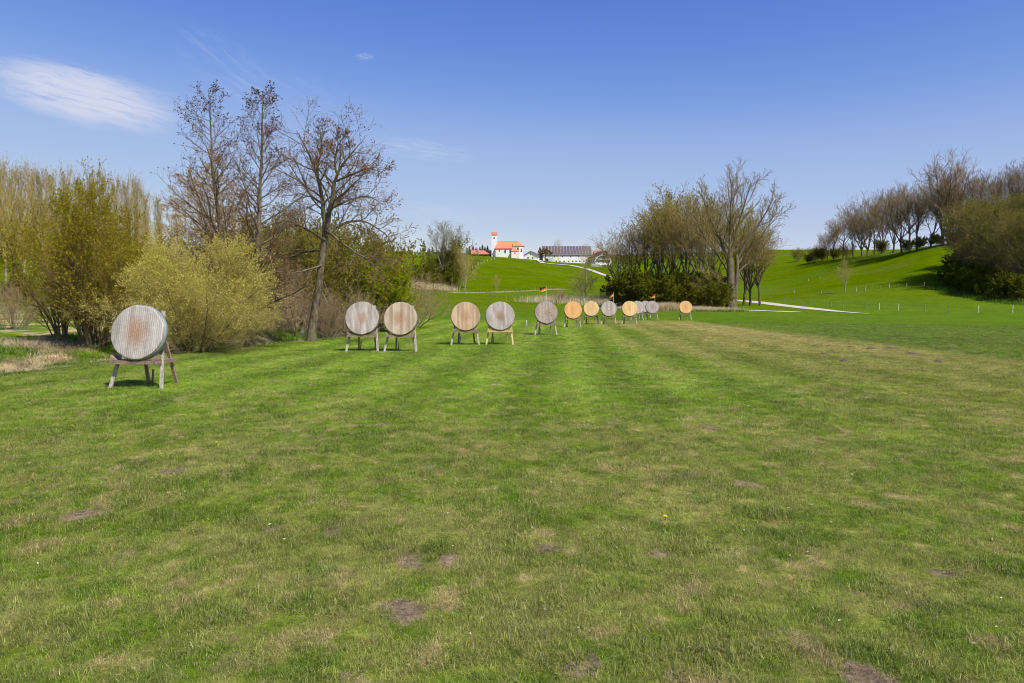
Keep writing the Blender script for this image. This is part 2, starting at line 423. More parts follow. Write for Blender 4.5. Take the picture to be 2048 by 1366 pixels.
def alder(pts, rads, seed, nl=46, width=.23, s0=.16, L3=9, buds=9000, levels=4):
    rng = np.random.default_rng(seed)
    T, TR = path(pts, rads, 26, rng, .012)
    Ht = pts[-1][2]
    f1 = lambda t, pl: Ht * (width * (1 - t) ** .75 * sstep(0, .35, t + .16) + .045)
    B, BR = children(T, TR, nl, s0, .99, 60, 9, f1, .42, rng, 9, .10, .075, .25, .008)
    C, CR = children(B, BR, 9, .18, 1, 42, 10, lambda t, pl: pl * (.48 - .22 * t), .6, rng, 6, .12, .03, .35, .0062)
    Dd, DR = children(C, CR, L3, .15, 1, 42, 12, lambda t, pl: pl * .46, .7, rng, 4, .14, .02, .5, .0046)
    crown = [tubes(C, CR, 4) + (0,), tubes(Dd, DR, 3) + (0,)]
    cc = sample(Dd, buds, rng, .4); keep = rng.random(len(cc)) < (.35 + .65 * (cc[:, 2] / Ht)); cc = cc[keep]
    crown.append(flecks(cc, .042, rng, 1.5) + (1,))
    return [tubes(T, TR, 10), tubes(B, BR, 6)], crown

def spreading(limbs, seed, nl=9, L2=8, L3=7, L4=0, buds=12000, bsize=.03, s0=.25, l1=.42, ang=48, tw=.0035, upb=.15, trop=.05, wander=.13, n1=None):
    """limbs: list of (pts, rads)"""
    rng = np.random.default_rng(seed); tr = []; Bs = []
    crown = []; Ds = []
    for pts, rads in limbs:
        T, TR = path(pts, rads, 18, rng, .02); tr.append(tubes(T, TR, 10))
        ln = np.linalg.norm(np.diff(T[0], axis=0), axis=1).sum()
        B, BR = children(T, TR, nl, s0, 1, ang, 10, lambda t, pl: pl * l1 * (1.15 - .55 * t), .55, rng, 9, wander, trop, .25, tw * 2.5, upb)
        tr.append(tubes(B, BR, 6))
        C, CR = children(B, BR, L2, .2, 1, 42, 10, lambda t, pl: pl * (.50 - .2 * t), .55, rng, 6, wander, trop * .7, .3, tw * 1.6, upb * .6)
        Dd, DR = children(C, CR, L3, .15, 1, 40, 12, lambda t, pl: pl * .52, .6, rng, 5, wander, trop * .5, .35, tw)
        crown += [tubes(C, CR, 4) + (0,), tubes(Dd, DR, 3) + (0,)]
        last = Dd
        if L4:
            E, ER = children(Dd, DR, L4, .2, 1, 38, 12, lambda t, pl: pl * .5, .7, rng, 3, wander, 0, .5, tw * .8)
            crown.append(tubes(E, ER, 3) + (0,)); last = E
        Ds.append(last)
    if buds:
        per = buds // len(Ds)
        for d_ in Ds: crown.append(flecks(sample(d_, per, rng, .3), bsize, rng, 1.7) + (1,))
    return tr, crown

def multistem(seed, Ht, spread, stems=9, leaves=16000, lsize=.045, nl=16, L2=6, L3=4, arch=0.0, r0=.05, up=.10, l1=.34, base=.25, s0=.2, wander=.07, tw=.003, low=.0, lpow=1.0, lo=.25):
    rng = np.random.default_rng(seed); g = np.arange(stems) * 2.39996 + rng.random(stems)
    rr = np.sqrt((np.arange(stems) + .5) / stems)
    S = np.stack([np.cos(g) * rr * base, np.sin(g) * rr * base, np.full(stems, -.25)], -1)
    tgt = np.stack([np.cos(g) * rr * spread, np.sin(g) * rr * spread, Ht * (1 - (.55 - .3 * (arch <= 0)) * rr ** 2)], -1)
    D = unit(tgt * (.75 + .5 * rng.random((stems, 1))))
    Ln = np.linalg.norm(tgt, axis=1) * (.85 + .3 * rng.random(stems)) + .25
    T, TR = grow(S, D, Ln, np.full(stems, r0) * (.6 + .7 * rng.random(stems)), 12, wander, up * .5 - arch * .1, rng, .12)
    B, BR = children(T, TR, nl, s0, 1, 36, 10, lambda t, pl: pl * l1 * (1.1 - .6 * t), .5, rng, 7, wander * 1.3, up - arch * .1, .25, tw * 1.6, up)
    C, CR = children(B, BR, L2, .15, 1, 34, 12, lambda t, pl: pl * .42, .6, rng, 5, .10, up * .6, .4, tw)
    crown = [tubes(B, BR, 4) + (0,), tubes(C, CR, 3) + (0,)]; last = C
    if L3:
        E, ER = children(C, CR, L3, .2, 1, 34, 12, lambda t, pl: pl * .45, .7, rng, 3, .1, up * .5, .5, tw * .8)
        crown.append(tubes(E, ER, 3) + (0,)); last = E
    if leaves:
        cc = sample(last, int(leaves / .75), rng, lo); zz = np.clip(cc[:, 2] / Ht, 0, 1)
        cc = cc[rng.random(len(cc)) < low + (1 - low) * zz ** lpow]
        crown.append(flecks(cc, lsize, rng, 1.7, .3) + (1,))
    return [tubes(T, TR, 6)], crown

def poplar(seed, Ht=20, nl=60, leaves=0, w=.16, tw=.012):
    rng = np.random.default_rng(seed)
    T, TR = path([(0, 0, -.5), (.15, 0, Ht * .5), (0, .1, Ht)], [.30, .18, .03], 20, rng, .02)
    B, BR = children(T, TR, nl, .22, .99, 26, 6, lambda t, pl: Ht * (w + .14 * (1 - t) ** .7), .42, rng, 7, .05, .09, .3, tw * 1.5, .25)
    C, CR = children(B, BR, 9, .15, 1, 24, 8, lambda t, pl: pl * .42, .6, rng, 4, .06, .08, .4, tw, .2)
    E, ER = children(C, CR, 4, .2, 1, 24, 8, lambda t, pl: pl * .45, .7, rng, 3, .06, .06, .5, tw * .75, .1)
    crown = [tubes(B, BR, 4) + (0,), tubes(C, CR, 3) + (0,), tubes(E, ER, 3) + (0,)]
    if leaves: crown.append(flecks(sample(E, leaves, rng, .3), .10, rng, 1.6) + (1,))
    return [tubes(T, TR, 8)], crown

def vase(seed, Ht=18, spread=6, fork=.28, nlimb=5, tw=.011, r=.42, nl=9, L2=7, L3=5, leaves=0, lsize=.09, lean=0, bare=.35, l1=.44):
    """bare broadleaf tree: short trunk dividing into limbs that fan out upward"""
    rng = np.random.default_rng(seed)
    fz = Ht * fork; limbs = [([(0, 0, -.6), (lean * .1, 0, fz * .5), (lean * .25, 0, fz * 1.1)], [r * 1.25, r * .9, r * .75])]
    tr = []; crown = []
    T, TR = path(limbs[0][0], limbs[0][1], 10, rng, .03); tr.append(tubes(T, TR, 10))
    allE = []
    for i in range(nlimb):
        g = i * 2.39996 + rng.random() * .8; s = spread * (.2 + .75 * rng.random()) if i else spread * .1
        top = Ht * (1 - .28 * (s / spread) ** 2) * (.9 + .1 * rng.random())
        z0 = fz * (.72 + .38 * rng.random())
        b = (lean * .25 * z0 / fz, 0, z0)
        e = (lean + math.cos(g) * s, math.sin(g) * s, top)
        mid = (b[0] + (e[0] - b[0]) * .62, b[1] + (e[1] - b[1]) * .62, b[2] + (e[2] - b[2]) * .45)
        T, TR = path([b, mid, e], [r * .55, r * .33, .03], 16, rng, .07); tr.append(tubes(T, TR, 8))
        B, BR = children(T, TR, nl, bare, 1, 46, 12, lambda t, pl: pl * l1 * (1.25 - .65 * t), .5, rng, 8, .12, .045, .25, tw * 1.8, .12)
        tr.append(tubes(B, BR, 5))
        C, CR = children(B, BR, L2, .2, 1, 38, 10, lambda t, pl: pl * (.52 - .2 * t), .55, rng, 5, .11, .05, .3, tw * 1.3, .15)
        E, ER = children(C, CR, L3, .15, 1, 36, 12, lambda t, pl: pl * .6, .65, rng, 4, .12, .03, .4, tw)
        crown += [tubes(C, CR, 3) + (0,), tubes(E, ER, 3) + (0,)]; allE.append(E)
    if leaves:
        for E in allE: crown.append(flecks(sample(E, leaves // nlimb, rng, .2), lsize, rng, 1.6) + (1,))
    return tr, crown

def leafy(seed, Ht, rad, leaves=9000, lsize=.12, stems=9, tw=.008):
    return multistem(seed, Ht, rad, stems, leaves, lsize, 12, 6, 3, 0, .07, .05, .38, rad * .3, .12, .09, tw, .55, .6, .1)

def spruce(seed, Ht=16, w=3.6):
    rng = np.random.default_rng(seed)
    T, TR = path([(0, 0, -.5), (0, 0, Ht)], [.22, .02], 8)
    B, BR = children(T, TR, 90, .08, .99, 95, 8, lambda t, pl: w * (1.02 - t) + .15, .35, rng, 4, .04, .02, .3, .015)
    C, CR = children(B, BR, 8, .1, 1, 50, 8, lambda t, pl: pl * .32 + .05, .5, rng, 3, .05, -.05, .4, .012)
    cc = sample(C, 9000, rng, 0, .06)
    return [tubes(T, TR, 6)], [tubes(B, BR, 3) + (0,), tubes(C, CR, 3) + (0,), flecks(cc, .22, rng, 1.6) + (1,)]

ORD = ['first', 'second', 'third', 'fourth', 'fifth', 'sixth', 'seventh', 'eighth', 'ninth', 'tenth', 'eleventh', 'twelfth', 'thirteenth', 'fourteenth',
       'fifteenth', 'sixteenth', 'seventeenth', 'eighteenth', 'nineteenth', 'twentieth', 'twenty-first', 'twenty-second']
def plant(name, meshes, loc, label, cat='tree', group=None, rz=0, s=1, sz=None, lean=0):
    o = empty(name, loc, rz); o.scale = (s, s, sz or s); o.rotation_euler = (0, lean, rz)
    tag(o, label, cat, group)
    link('trunk', meshes[0], o); link('crown', meshes[1], o)
    return o

# ================================================================ GROUND
def hit(px, py, y0=20.0, y1=1400.0):
    """first point of the terrain seen through the pixel beyond depth y0"""
    Y = np.geomspace(y0, y1, 3000); r = (px - 1024) / F; u = -(py - 683) / F
    yy = CP + u * SP; zz = -SP + u * CP
    X = r * Y / yy; Z = CAMH + Y * zz / yy
    k = np.nonzero(Z < height(X, Y))[0]
    i = k[0] if len(k) else len(Y) - 1
    return (float(X[i]), float(Y[i]), H(X[i], Y[i]))

def ground_material():
    m, nt, out = newmat('turf')
    a = N(nt, 'ShaderNodeAttribute', attribute_name='gcol'); g = N(nt, 'ShaderNodeNewGeometry'); v = g.outputs['Position']
    f1 = noise(nt, v, 14, 6, .72); f2 = noise(nt, scalev(nt, v, (1, .45, 1)), 1.6, 5, .7)
    f3 = noise(nt, v, 60, 3, .7)
    col = mixc(nt, 1, a.outputs['Color'], mixc(nt, ramp(nt, f1, .3, .7), (.55, .60, .5), (1.42, 1.38, 1.3)), 'MULTIPLY')
    col = mixc(nt, 1, col, mixc(nt, ramp(nt, f2, .25, .75), (.80, .84, .8), (1.22, 1.16, 1.15)), 'MULTIPLY')
    col = mixc(nt, 1, col, mixc(nt, ramp(nt, f3, .3, .7), (.68, .7, .68), (1.28, 1.26, 1.25)), 'MULTIPLY')
    b = N(nt, 'ShaderNodeBsdfPrincipled'); L(nt, col, b.inputs['Base Color']); b.inputs['Roughness'].default_value = .95
    b.inputs['Specular IOR Level'].default_value = 0
    bp = N(nt, 'ShaderNodeBump'); bp.inputs['Strength'].default_value = .5; bp.inputs['Distance'].default_value = .04
    L(nt, mathn(nt, 'ADD', f1, f3), bp.inputs['Height']); L(nt, bp.outputs[0], b.inputs['Normal'])
    L(nt, b.outputs[0], out.inputs[0]); return m

def build_ground():
    th = np.radians(np.concatenate([np.arange(-180, -48, 4.0), np.arange(-48, 48.01, .16), np.arange(52, 180, 4.0)]))
    rs = np.concatenate([[.3, .7], np.geomspace(1.0, 70, 430), np.geomspace(70, 1480, 330)[1:]])
    nT, nR = len(th), len(rs)
    RR, TT = np.meshgrid(rs, th, indexing='ij')
    x = (RR * np.sin(TT)).ravel(); y = (RR * np.cos(TT)).ravel()
    z = height(x, y)
    c, s, so, bank, lush, dryb = ground_colour(x, y)
    z = z + .02 * so * (fbm(x * 6, y * 6, 55) - .1)
    V = np.concatenate([np.stack([x, y, z], -1), [[0, 0, 0]]])
    ix = np.arange(nT * nR).reshape(nR, nT); nx = np.roll(ix, -1, 1)
    Fq = np.stack([ix[:-1], ix[1:], nx[1:], nx[:-1]], -1).reshape(-1, 4)[:, ::-1]
    Ft = np.stack([np.full(nT, nR * nT), ix[0], nx[0]], -1)[:, ::-1]
    me = np_mesh('ground', V, [Fq, Ft], [ground_material()], smooth=True)
    at_ = me.color_attributes.new('gcol', 'FLOAT_COLOR', 'POINT')
    cc = np.ones((len(V), 4), np.float32); cc[:-1, :3] = c; cc[-1, :3] = c[0]
    at_.data.foreach_set('color', cc.ravel())
    tag(link('ground', me), kind='structure')
build_ground()

# ---------------------------------------------------------------- mown grass: tufts of real blades
def blade_mesh(C, Hh, W, az, lean, curl=.5):
    """three-segment bent blade per base point, pointed at the tip"""
    n = len(C); d = np.stack([np.cos(az), np.sin(az), np.zeros(n)], -1); s = np.stack([-np.sin(az), np.cos(az), np.zeros(n)], -1)
    zz = np.array([0, 0, 1.0])
    rows = []
    for t, w in ((0, 1), (.4, .9), (.75, .6), (1, .0)):
        a = lean * (t + curl * t * t)
        c = C + d * (Hh * a * .75)[:, None] * 1.0 + zz * (Hh * t * np.cos(np.minimum(a, 1.2)))[:, None]
        if w: rows.append(c - s * (W * w / 2)[:, None]); rows.append(c + s * (W * w / 2)[:, None])
        else: rows.append(c)
    V = np.stack(rows, 1); b = (np.arange(n) * 7)[:, None]
    return V.reshape(-1, 3), np.concatenate([b + np.array([[0, 1, 3, 2]]), b + np.array([[2, 3, 5, 4]])]), b + np.array([[4, 5, 6]])

def turf_blade_material():
    m, nt, out = newmat('grass_blades')
    a = N(nt, 'ShaderNodeAttribute', attribute_name='tint'); a.attribute_type = 'INSTANCER'
    g = N(nt, 'ShaderNodeNewGeometry'); oi = N(nt, 'ShaderNodeObjectInfo')
    r = g.outputs['Random Per Island']
    col = mixc(nt, 1, a.outputs['Color'], mixc(nt, r, (.52, .60, .45), (1.55, 1.42, 1.45)), 'MULTIPLY')
    # single dead blades among the green ones
    dead = mathn(nt, 'GREATER_THAN', mathn(nt, 'FRACT', mathn(nt, 'MULTIPLY', r, 37.7)), .84)
    col = mixc(nt, mathn(nt, 'MULTIPLY', dead, .7), col, (.40, .34, .19))
    d = N(nt, 'ShaderNodeBsdfDiffuse'); t = N(nt, 'ShaderNodeBsdfTranslucent'); gl = N(nt, 'ShaderNodeBsdfGlossy')
    gl.inputs['Roughness'].default_value = .45; gl.inputs[0].default_value = (.8, .85, .9, 1)
    L(nt, col, d.inputs[0]); L(nt, col, t.inputs[0])
    mx = N(nt, 'ShaderNodeMixShader'); mx.inputs[0].default_value = .35
    L(nt, d.outputs[0], mx.inputs[1]); L(nt, t.outputs[0], mx.inputs[2])
    m2 = N(nt, 'ShaderNodeMixShader'); m2.inputs[0].default_value = .012
    L(nt, mx.outputs[0], m2.inputs[1]); L(nt, gl.outputs[0], m2.inputs[2]); L(nt, m2.outputs[0], out.inputs[0])
    return m

def build_turf():
    rng = np.random.default_rng(11); mat = turf_blade_material(); protos = []
    for k in range(6):
        n = 42; C = np.zeros((n, 3)); rr = .085 * np.sqrt(rng.random(n)); g = rng.random(n) * 6.283
        C[:, 0] = rr * np.cos(g); C[:, 1] = rr * np.sin(g); C[:, 2] = -.006
        V, q, t = blade_mesh(C, .026 + .036 * rng.random(n) ** 1.4, .0019 + .0016 * rng.random(n), rng.random(n) * 6.283, .3 + 1.0 * rng.random(n), .35)
        protos.append(bpy.data.objects.new('tuft_shape', np_mesh('tuft_shape', V, [q, t], [mat])))
    pts = []
    for r0, r1, dens, sc_, half in ((.9, 3.2, 420, .9, 75), (3.2, 6.5, 560, .88, 70), (6.5, 11, 340, .93, 62), (11, 18, 150, 1.1, 56), (18, 30, 90, 1.25, 52), (30, 46, 42, 1.45, 48), (46, 66, 20, 1.6, 44)):
        A = math.radians(half) * (r1 * r1 - r0 * r0); n = int(A * dens)
        r = np.sqrt(r0 * r0 + rng.random(n) * (r1 * r1 - r0 * r0)); a = np.radians((rng.random(n) * 2 - 1) * half)
        pts.append(np.stack([r * np.sin(a), r * np.cos(a), np.full(n, sc_)], -1))
    p = np.concatenate(pts); x, y = p[:, 0], p[:, 1]
    c, s, so, bank, lush, dryb = ground_colour(x, y)
    keep = (rng.random(len(x)) > so * 1.25 - .1) & (bank < .5)
    p = p[keep]; x, y = x[keep], y[keep]; c = c[keep]; s = s[keep]; lush = lush[keep]
    z = height(x, y); n = len(x)
    tall = fbm(x * 1.3, y * 1.3, 91); tall2 = fbm(x * 4, y * 4, 92)
    cl5 = sstep(.60, .74, fbm(x * 2.9, y * 2.9, 95, 3))
    hsc = .78 + .38 * cl5 + .30 * sstep(.50, .72, tall) * (1 - .7 * s) + .95 * (tall2 - .45) + .15 * lush - .25 * sstep(30, 60, y)
    scl = p[:, 2] * np.clip(hsc, .4, 2.0) * (.8 + .4 * rng.random(n))
    c = mix3(c, np.array([.075, .135, .006]) + 0 * c, cl5 * .4)
    # clumps of a single hue, plus bluish clover-like ones
    hue = fbm(x * 2.2, y * 2.2, 93)
    c = c * (1.0 + 1.05 * (rng.random(n) - .5))[:, None] * 1.52
    c = mix3(c, c * np.array([.72, 1.05, 2.2]), sstep(.72, .80, hue) * .2)
    c = c * (1.06 - .14 * sstep(.5, .75, tall))[:, None]
    c = mix3(c, STRAW * 1.3 + 0 * c, (rng.random(n) < .06 + .30 * s) * .7)
    me = bpy.data.meshes.new('grass'); me.vertices.add(n)
    me.vertices.foreach_set('co', np.stack([x, y, z], -1).astype(np.float32).ravel())
    for nm, ty, dt in (('scl', 'FLOAT', scl), ('vid', 'INT', rng.integers(0, 6, n)), ):
        a = me.attributes.new(nm, ty, 'POINT'); a.data.foreach_set('value', np.asarray(dt))
    a = me.attributes.new('rot', 'FLOAT_VECTOR', 'POINT')
    a.data.foreach_set('vector', np.stack([rng.normal(0, .12, n), rng.normal(0, .12, n), rng.random(n) * 6.283], -1).astype(np.float32).ravel())
    a = me.attributes.new('tint', 'FLOAT_COLOR', 'POINT'); a.data.foreach_set('color', np.concatenate([np.clip(c, 0, 1), np.ones((n, 1))], 1).astype(np.float32).ravel())
    o = link('grass', me); tag(o, kind='stuff', label='short mown grass of the archery range, green mixed with straw', cat='grass')
    gn = bpy.data.node_groups.new('tufts', 'GeometryNodeTree')
    gn.interface.new_socket('Geometry', in_out='INPUT', socket_type='NodeSocketGeometry'); gn.interface.new_socket('Geometry', in_out='OUTPUT', socket_type='NodeSocketGeometry')
    gi = gn.nodes.new('NodeGroupInput'); go = gn.nodes.new('NodeGroupOutput'); iop = gn.nodes.new('GeometryNodeInstanceOnPoints')
    jn = gn.nodes.new('GeometryNodeJoinGeometry')
    for pr in reversed(protos):
        oi = gn.nodes.new('GeometryNodeObjectInfo'); oi.inputs['Object'].default_value = pr; oi.inputs['As Instance'].default_value = True
        gn.links.new(oi.outputs['Geometry'], jn.inputs[0])
    gn.links.new(gi.outputs[0], iop.inputs['Points']); gn.links.new(jn.outputs[0], iop.inputs['Instance'])
    iop.inputs['Pick Instance'].default_value = True
    def na(nm, ty):
        q = gn.nodes.new('GeometryNodeInputNamedAttribute'); q.data_type = ty; q.inputs['Name'].default_value = nm; return q.outputs['Attribute']
    gn.links.new(na('vid', 'INT'), iop.inputs['Instance Index']); gn.links.new(na('scl', 'FLOAT'), iop.inputs['Scale'])
    e2r = gn.nodes.new('FunctionNodeEulerToRotation'); gn.links.new(na('rot', 'FLOAT_VECTOR'), e2r.inputs[0]); gn.links.new(e2r.outputs[0], iop.inputs['Rotation'])
    gn.links.new(iop.outputs[0], go.inputs[0])
    md = o.modifiers.new('tufts', 'NODES'); md.node_group = gn
    print('tufts', n)
build_turf()

def islandmat(name, c1, c2, trans=.3):
    m, nt, out = newmat(name); g = N(nt, 'ShaderNodeNewGeometry')
    col = mixc(nt, g.outputs['Random Per Island'], c1, c2)
    d = N(nt, 'ShaderNodeBsdfDiffuse'); t = N(nt, 'ShaderNodeBsdfTranslucent'); L(nt, col, d.inputs[0]); L(nt, col, t.inputs[0])
    mx = N(nt, 'ShaderNodeMixShader'); mx.inputs[0].default_value = trans
    L(nt, d.outputs[0], mx.inputs[1]); L(nt, t.outputs[0], mx.inputs[2]); L(nt, mx.outputs[0], out.inputs[0]); return m
M['straw_blade'] = islandmat('straw_blade', (.30, .23, .13), (.58, .49, .33))
M['bank_blade'] = islandmat('bank_blade', (.07, .13, .012), (.16, .27, .03))
M['reed_blade'] = islandmat('reed_blade', (.60, .48, .27), (.82, .70, .44), .5)

def build_bank():
    rng = np.random.default_rng(5)
    n = 150000; y = 9 + 52 * rng.random(n) ** 1.25; e = .0 + 11 * rng.random(n) ** 1.3
    x = edge_x(y) - e
    # clump the bases
    cl = .10; x += .35 * (vnoise(x * 3, y * 3, 71) - .5); y += .35 * (vnoise(x * 3, y * 3, 72) - .5)
    dn = fbm(x * .55, y * .55, 41); p = sstep(.44, .62, dn); isdry = rng.random(n) < p * .8 + .08
    dens = fbm(x * 1.6, y * 1.6, 73); keep = rng.random(n) < .25 + 1.1 * sstep(.35, .65, dens)
    x, y, e, isdry = x[keep], y[keep], e[keep], isdry[keep]; n = len(x)
    z = height(x, y) - .01; C = np.stack([x, y, z], -1); b = sstep(0, 1.0, edge_x(y) - x)
    hgt = (.08 + .30 * b * (.4 + .6 * rng.random(n))) * (.7 + .5 * dens[keep])
    comb = vnoise(x * .8, y * .8, 74) * 9
    az = np.where(isdry, comb + rng.normal(0, .7, n), rng.random(n) * 6.283)
    lean = np.where(isdry, .7 + .9 * rng.random(n), .15 + .7 * rng.random(n))
    W = .006 + .006 * rng.random(n) + y * .00012
    for sel, nm, mt, lb in ((isdry, 'dry_grass', 'straw_blade', 'dead straw coloured tussock grass on the ditch bank'), (~isdry, 'bank_grass', 'bank_blade', 'fresh green rough grass on the ditch bank')):
        V, q, t = blade_mesh(C[sel], hgt[sel] * (1.25 if nm == 'dry_grass' else .8), W[sel], az[sel], lean[sel])
        tag(link(nm, np_mesh(nm, V, [q, t], [M[mt]])), lb, 'grass', kind='stuff')
build_bank()

def reeds(name, pts, n, hgt, depth, label, seed, mat='reed_blade', w=.03, lean=.35):
    """pts: ground points (world) of a line; blades scattered along it"""
    rng = np.random.default_rng(seed); pts = np.array(pts)[:, :2]; d = np.r_[0, np.cumsum(np.linalg.norm(np.diff(pts, axis=0), axis=1))]
    t = rng.random(n) * d[-1]; x = np.interp(t, d, pts[:, 0]) + rng.normal(0, depth * .4, n); y = np.interp(t, d, pts[:, 1]) + (rng.random(n) - .5) * depth
    cl = vnoise(t * .45, y * .3, seed); z = height(x, y) - .05
    V, q, tt = blade_mesh(np.stack([x, y, z], -1), hgt * (.35 + .8 * cl) * (.7 + .5 * rng.random(n)), np.full(n, w), rng.random(n) * 6.283, lean * (.3 + rng.random(n)))
    tag(link(name, np_mesh(name, V, [q, tt], [M[mat]])), label, 'reeds', kind='stuff')
reeds('reeds', [at(808, 213), at(845, 221), at(882, 228)], 7000, 2.1, 7, 'pale dry reeds under the left hillside trees', 1, w=.07)
reeds('reeds', [at(1100, 160), at(1150, 152), at(1210, 146), at(1250, 132)], 12000, 1.6, 9, 'pale dry reeds around the small bare tree', 2, w=.05)
reeds('reeds', [at(1240, 118), at(1300, 114), at(1380, 112), at(1460, 108)], 9000, .85, 3.5, 'dry reeds along the foot of the dark copse', 3, w=.035)
reeds('reeds', [at(1318, 111), at(1350, 110)], 2600, 2.3, 2, 'tall dry reed clump in front of the copse', 4, w=.03)
reeds('undergrowth_grass', [at(1240, 116), at(1330, 111.5), at(1400, 109.5), at(1475, 107)], 7000, .6, 3.0, 'green and dry long grass in front of the copse', 8, 'bank_blade', .03)
reeds('undergrowth_grass', [at(1895, 146), at(1930, 136), at(1965, 129), at(2010, 121), at(2060, 114)], 7000, .9, 4.0, 'long grass along the foot of the wood', 9, 'bank_blade', .035)
reeds('verge_grass', [hit(905, 586), hit(960, 586), hit(1040, 583), hit(1130, 579)], 2600, .5, 2.0, 'dry grass strip under the pasture fence', 6, w=.09)

# ---------------------------------------------------------------- molehills, roads
M['mole'] = surf('mole', (.075, .060, .042), (.17, .135, .095), 9, .95, bump=.8, bumpd=.05)
rngm = random.Random(3)
WHERE = ['nearest the camera in the scattered row', 'broad one towards the right of the row', 'middle one of the row', 'left of the middle of the row', 'small one second from the left end of the row',
         'at the left end of the row', 'low one right of the broad heap', 'at the right end of the row', 'flat one below the left end of the row']
for i, (px, py, hw) in enumerate(MOLES):
    x, y, z = G(px, py); r = hw * y / F * 1.35; mb = MB(); nn = 18; vs = [(0, 0, .055)]; fs = []
    for k, (fr, fz) in enumerate(((.35, .045), (.7, .022), (1.0, -.02))):
        for a in range(nn):
            g = a * 2 * math.pi / nn; w = fr * r * (1 + .35 * math.sin(g * 2 + i) + rngm.uniform(-.15, .15))
            vs.append((math.cos(g) * w, math.sin(g) * w * .9, fz + rngm.uniform(-.012, .016)))
    fs += [(0, 1 + a, 1 + (a + 1) % nn) for a in range(nn)]
    for k in range(2): fs += [(1 + k * nn + a, 1 + (k + 1) * nn + a, 1 + (k + 1) * nn + (a + 1) % nn, 1 + k * nn + (a + 1) % nn) for a in range(nn)]
    mb.add(vs, fs); o = mb.build('molehill', M['mole'], smooth=True, loc=(x, y, H(x, y)))
    tag(o, 'dark earth molehill ' + WHERE[i], 'molehill', 'molehills on the right of the range')

def soil_crumbs():
    r = np.random.default_rng(9); C = []; S = []
    for cx, cy, rad, st in SPW:
        if st < .55: continue
        n = int(min(420, 2600 * rad * rad * st) + 25); a = r.random(n) * 6.283; q = rad * np.sqrt(r.random(n)) * .95
        x = cx + q * np.cos(a); y = cy + q * np.sin(a) * 1.2; C.append(np.stack([x, y, height(x, y) + .004], -1)); S.append(.003 + .010 * r.random(n) ** 3)
    C = np.concatenate(C); S = np.concatenate(S)[:, None]; n = len(C)
    T = np.array([[1, 1, 1], [1, -1, -1], [-1, 1, -1], [-1, -1, 1]]) * .7
    V = C[:, None] + (T[None] * (.6 + .8 * r.random((n, 4, 3)))) * S[:, :, None]; b = (np.arange(n) * 4)[:, None]
    Fc = np.concatenate([b + np.array([[i, j, k]]) for i, j, k in ((0, 1, 2), (0, 3, 1), (0, 2, 3), (1, 3, 2))])
    tag(link('soil_crumbs', np_mesh('soil_crumbs', V.reshape(-1, 3), [Fc], [M['crumb']])), 'loose crumbs of earth on the bare patches', 'soil', kind='stuff')
M['crumb'] = islandmat('crumb', (.09, .065, .042), (.27, .21, .145), 0)
soil_crumbs()
M['gravel'] = surf('gravel', (.42, .365, .30), (.56, .50, .42), .6, .95, bump=.3, c3=(.33, .29, .23), s3=3)
M['sand'] = surf('sand', (.46, .39, .25), (.56, .50, .34), .5, .95, bump=.3, c3=(.20, .22, .08), s3=2)
M['trail'] = surf('trail', (.16, .17, .04), (.30, .27, .13), .5, .95, bump=0)
def strip(name, pts, w, mat, lift=.05, wj=0, taper=0):
    pts = [Vector(p) for p in pts]; Q = []
    for a, b in zip(pts[:-1], pts[1:]):
        n = max(2, int((b - a).length / 2))
        Q += [a.lerp(b, i / n) for i in range(n)]
    Q.append(pts[-1]); m = 7; V = []; rr = random.Random(len(Q))
    for i, p in enumerate(Q):
        t = (Q[min(i + 1, len(Q) - 1)] - Q[max(i - 1, 0)]); t.z = 0; t.normalize(); s = Vector((-t.y, t.x, 0)); ww = w * (1 + rr.uniform(-wj, wj)) * (min(1, .12 + (len(Q) - 1 - i) / taper) if taper else 1)
        for j in range(m):
            q = p + s * ww * (j / (m - 1) - .5); V.append((q.x, q.y, H(q.x, q.y) + lift))
    Fq = np.array([(i * m + j, i * m + j + 1, (i + 1) * m + j + 1, (i + 1) * m + j) for i in range(len(Q) - 1) for j in range(m - 1)])
    o = link(name, np_mesh(name, V, [Fq[:, ::-1]], [mat], smooth=True)); return tag(o, kind='structure')
strip('gravel_road', [at(1350, 190), at(1440, 168), at(1500, 152), at(1560, 131), at(1620, 117), at(1680, 106), at(1712, 101.5), at(1740, 98.5)], 3.2, M['gravel'], taper=10)
strip('farm_road', [hit(1050, 514, 380), hit(1085, 526, 380), hit(1140, 530.5, 350), hit(1175, 538, 330), hit(1200, 547, 300), hit(1220, 554, 290)], 3.6, M['gravel'], .12)
strip('hill_path', [hit(950, 514, 380), hit(1000, 517, 380), hit(1050, 521, 380), hit(1100, 532, 350), hit(1150, 538, 340)], .9, M['trail'], .12, .4)
strip('sandy_patch', [at(1478, 113), at(1520, 110), at(1560, 107.5), at(1600, 105)], 2.6, M['sand'], .04, .5)

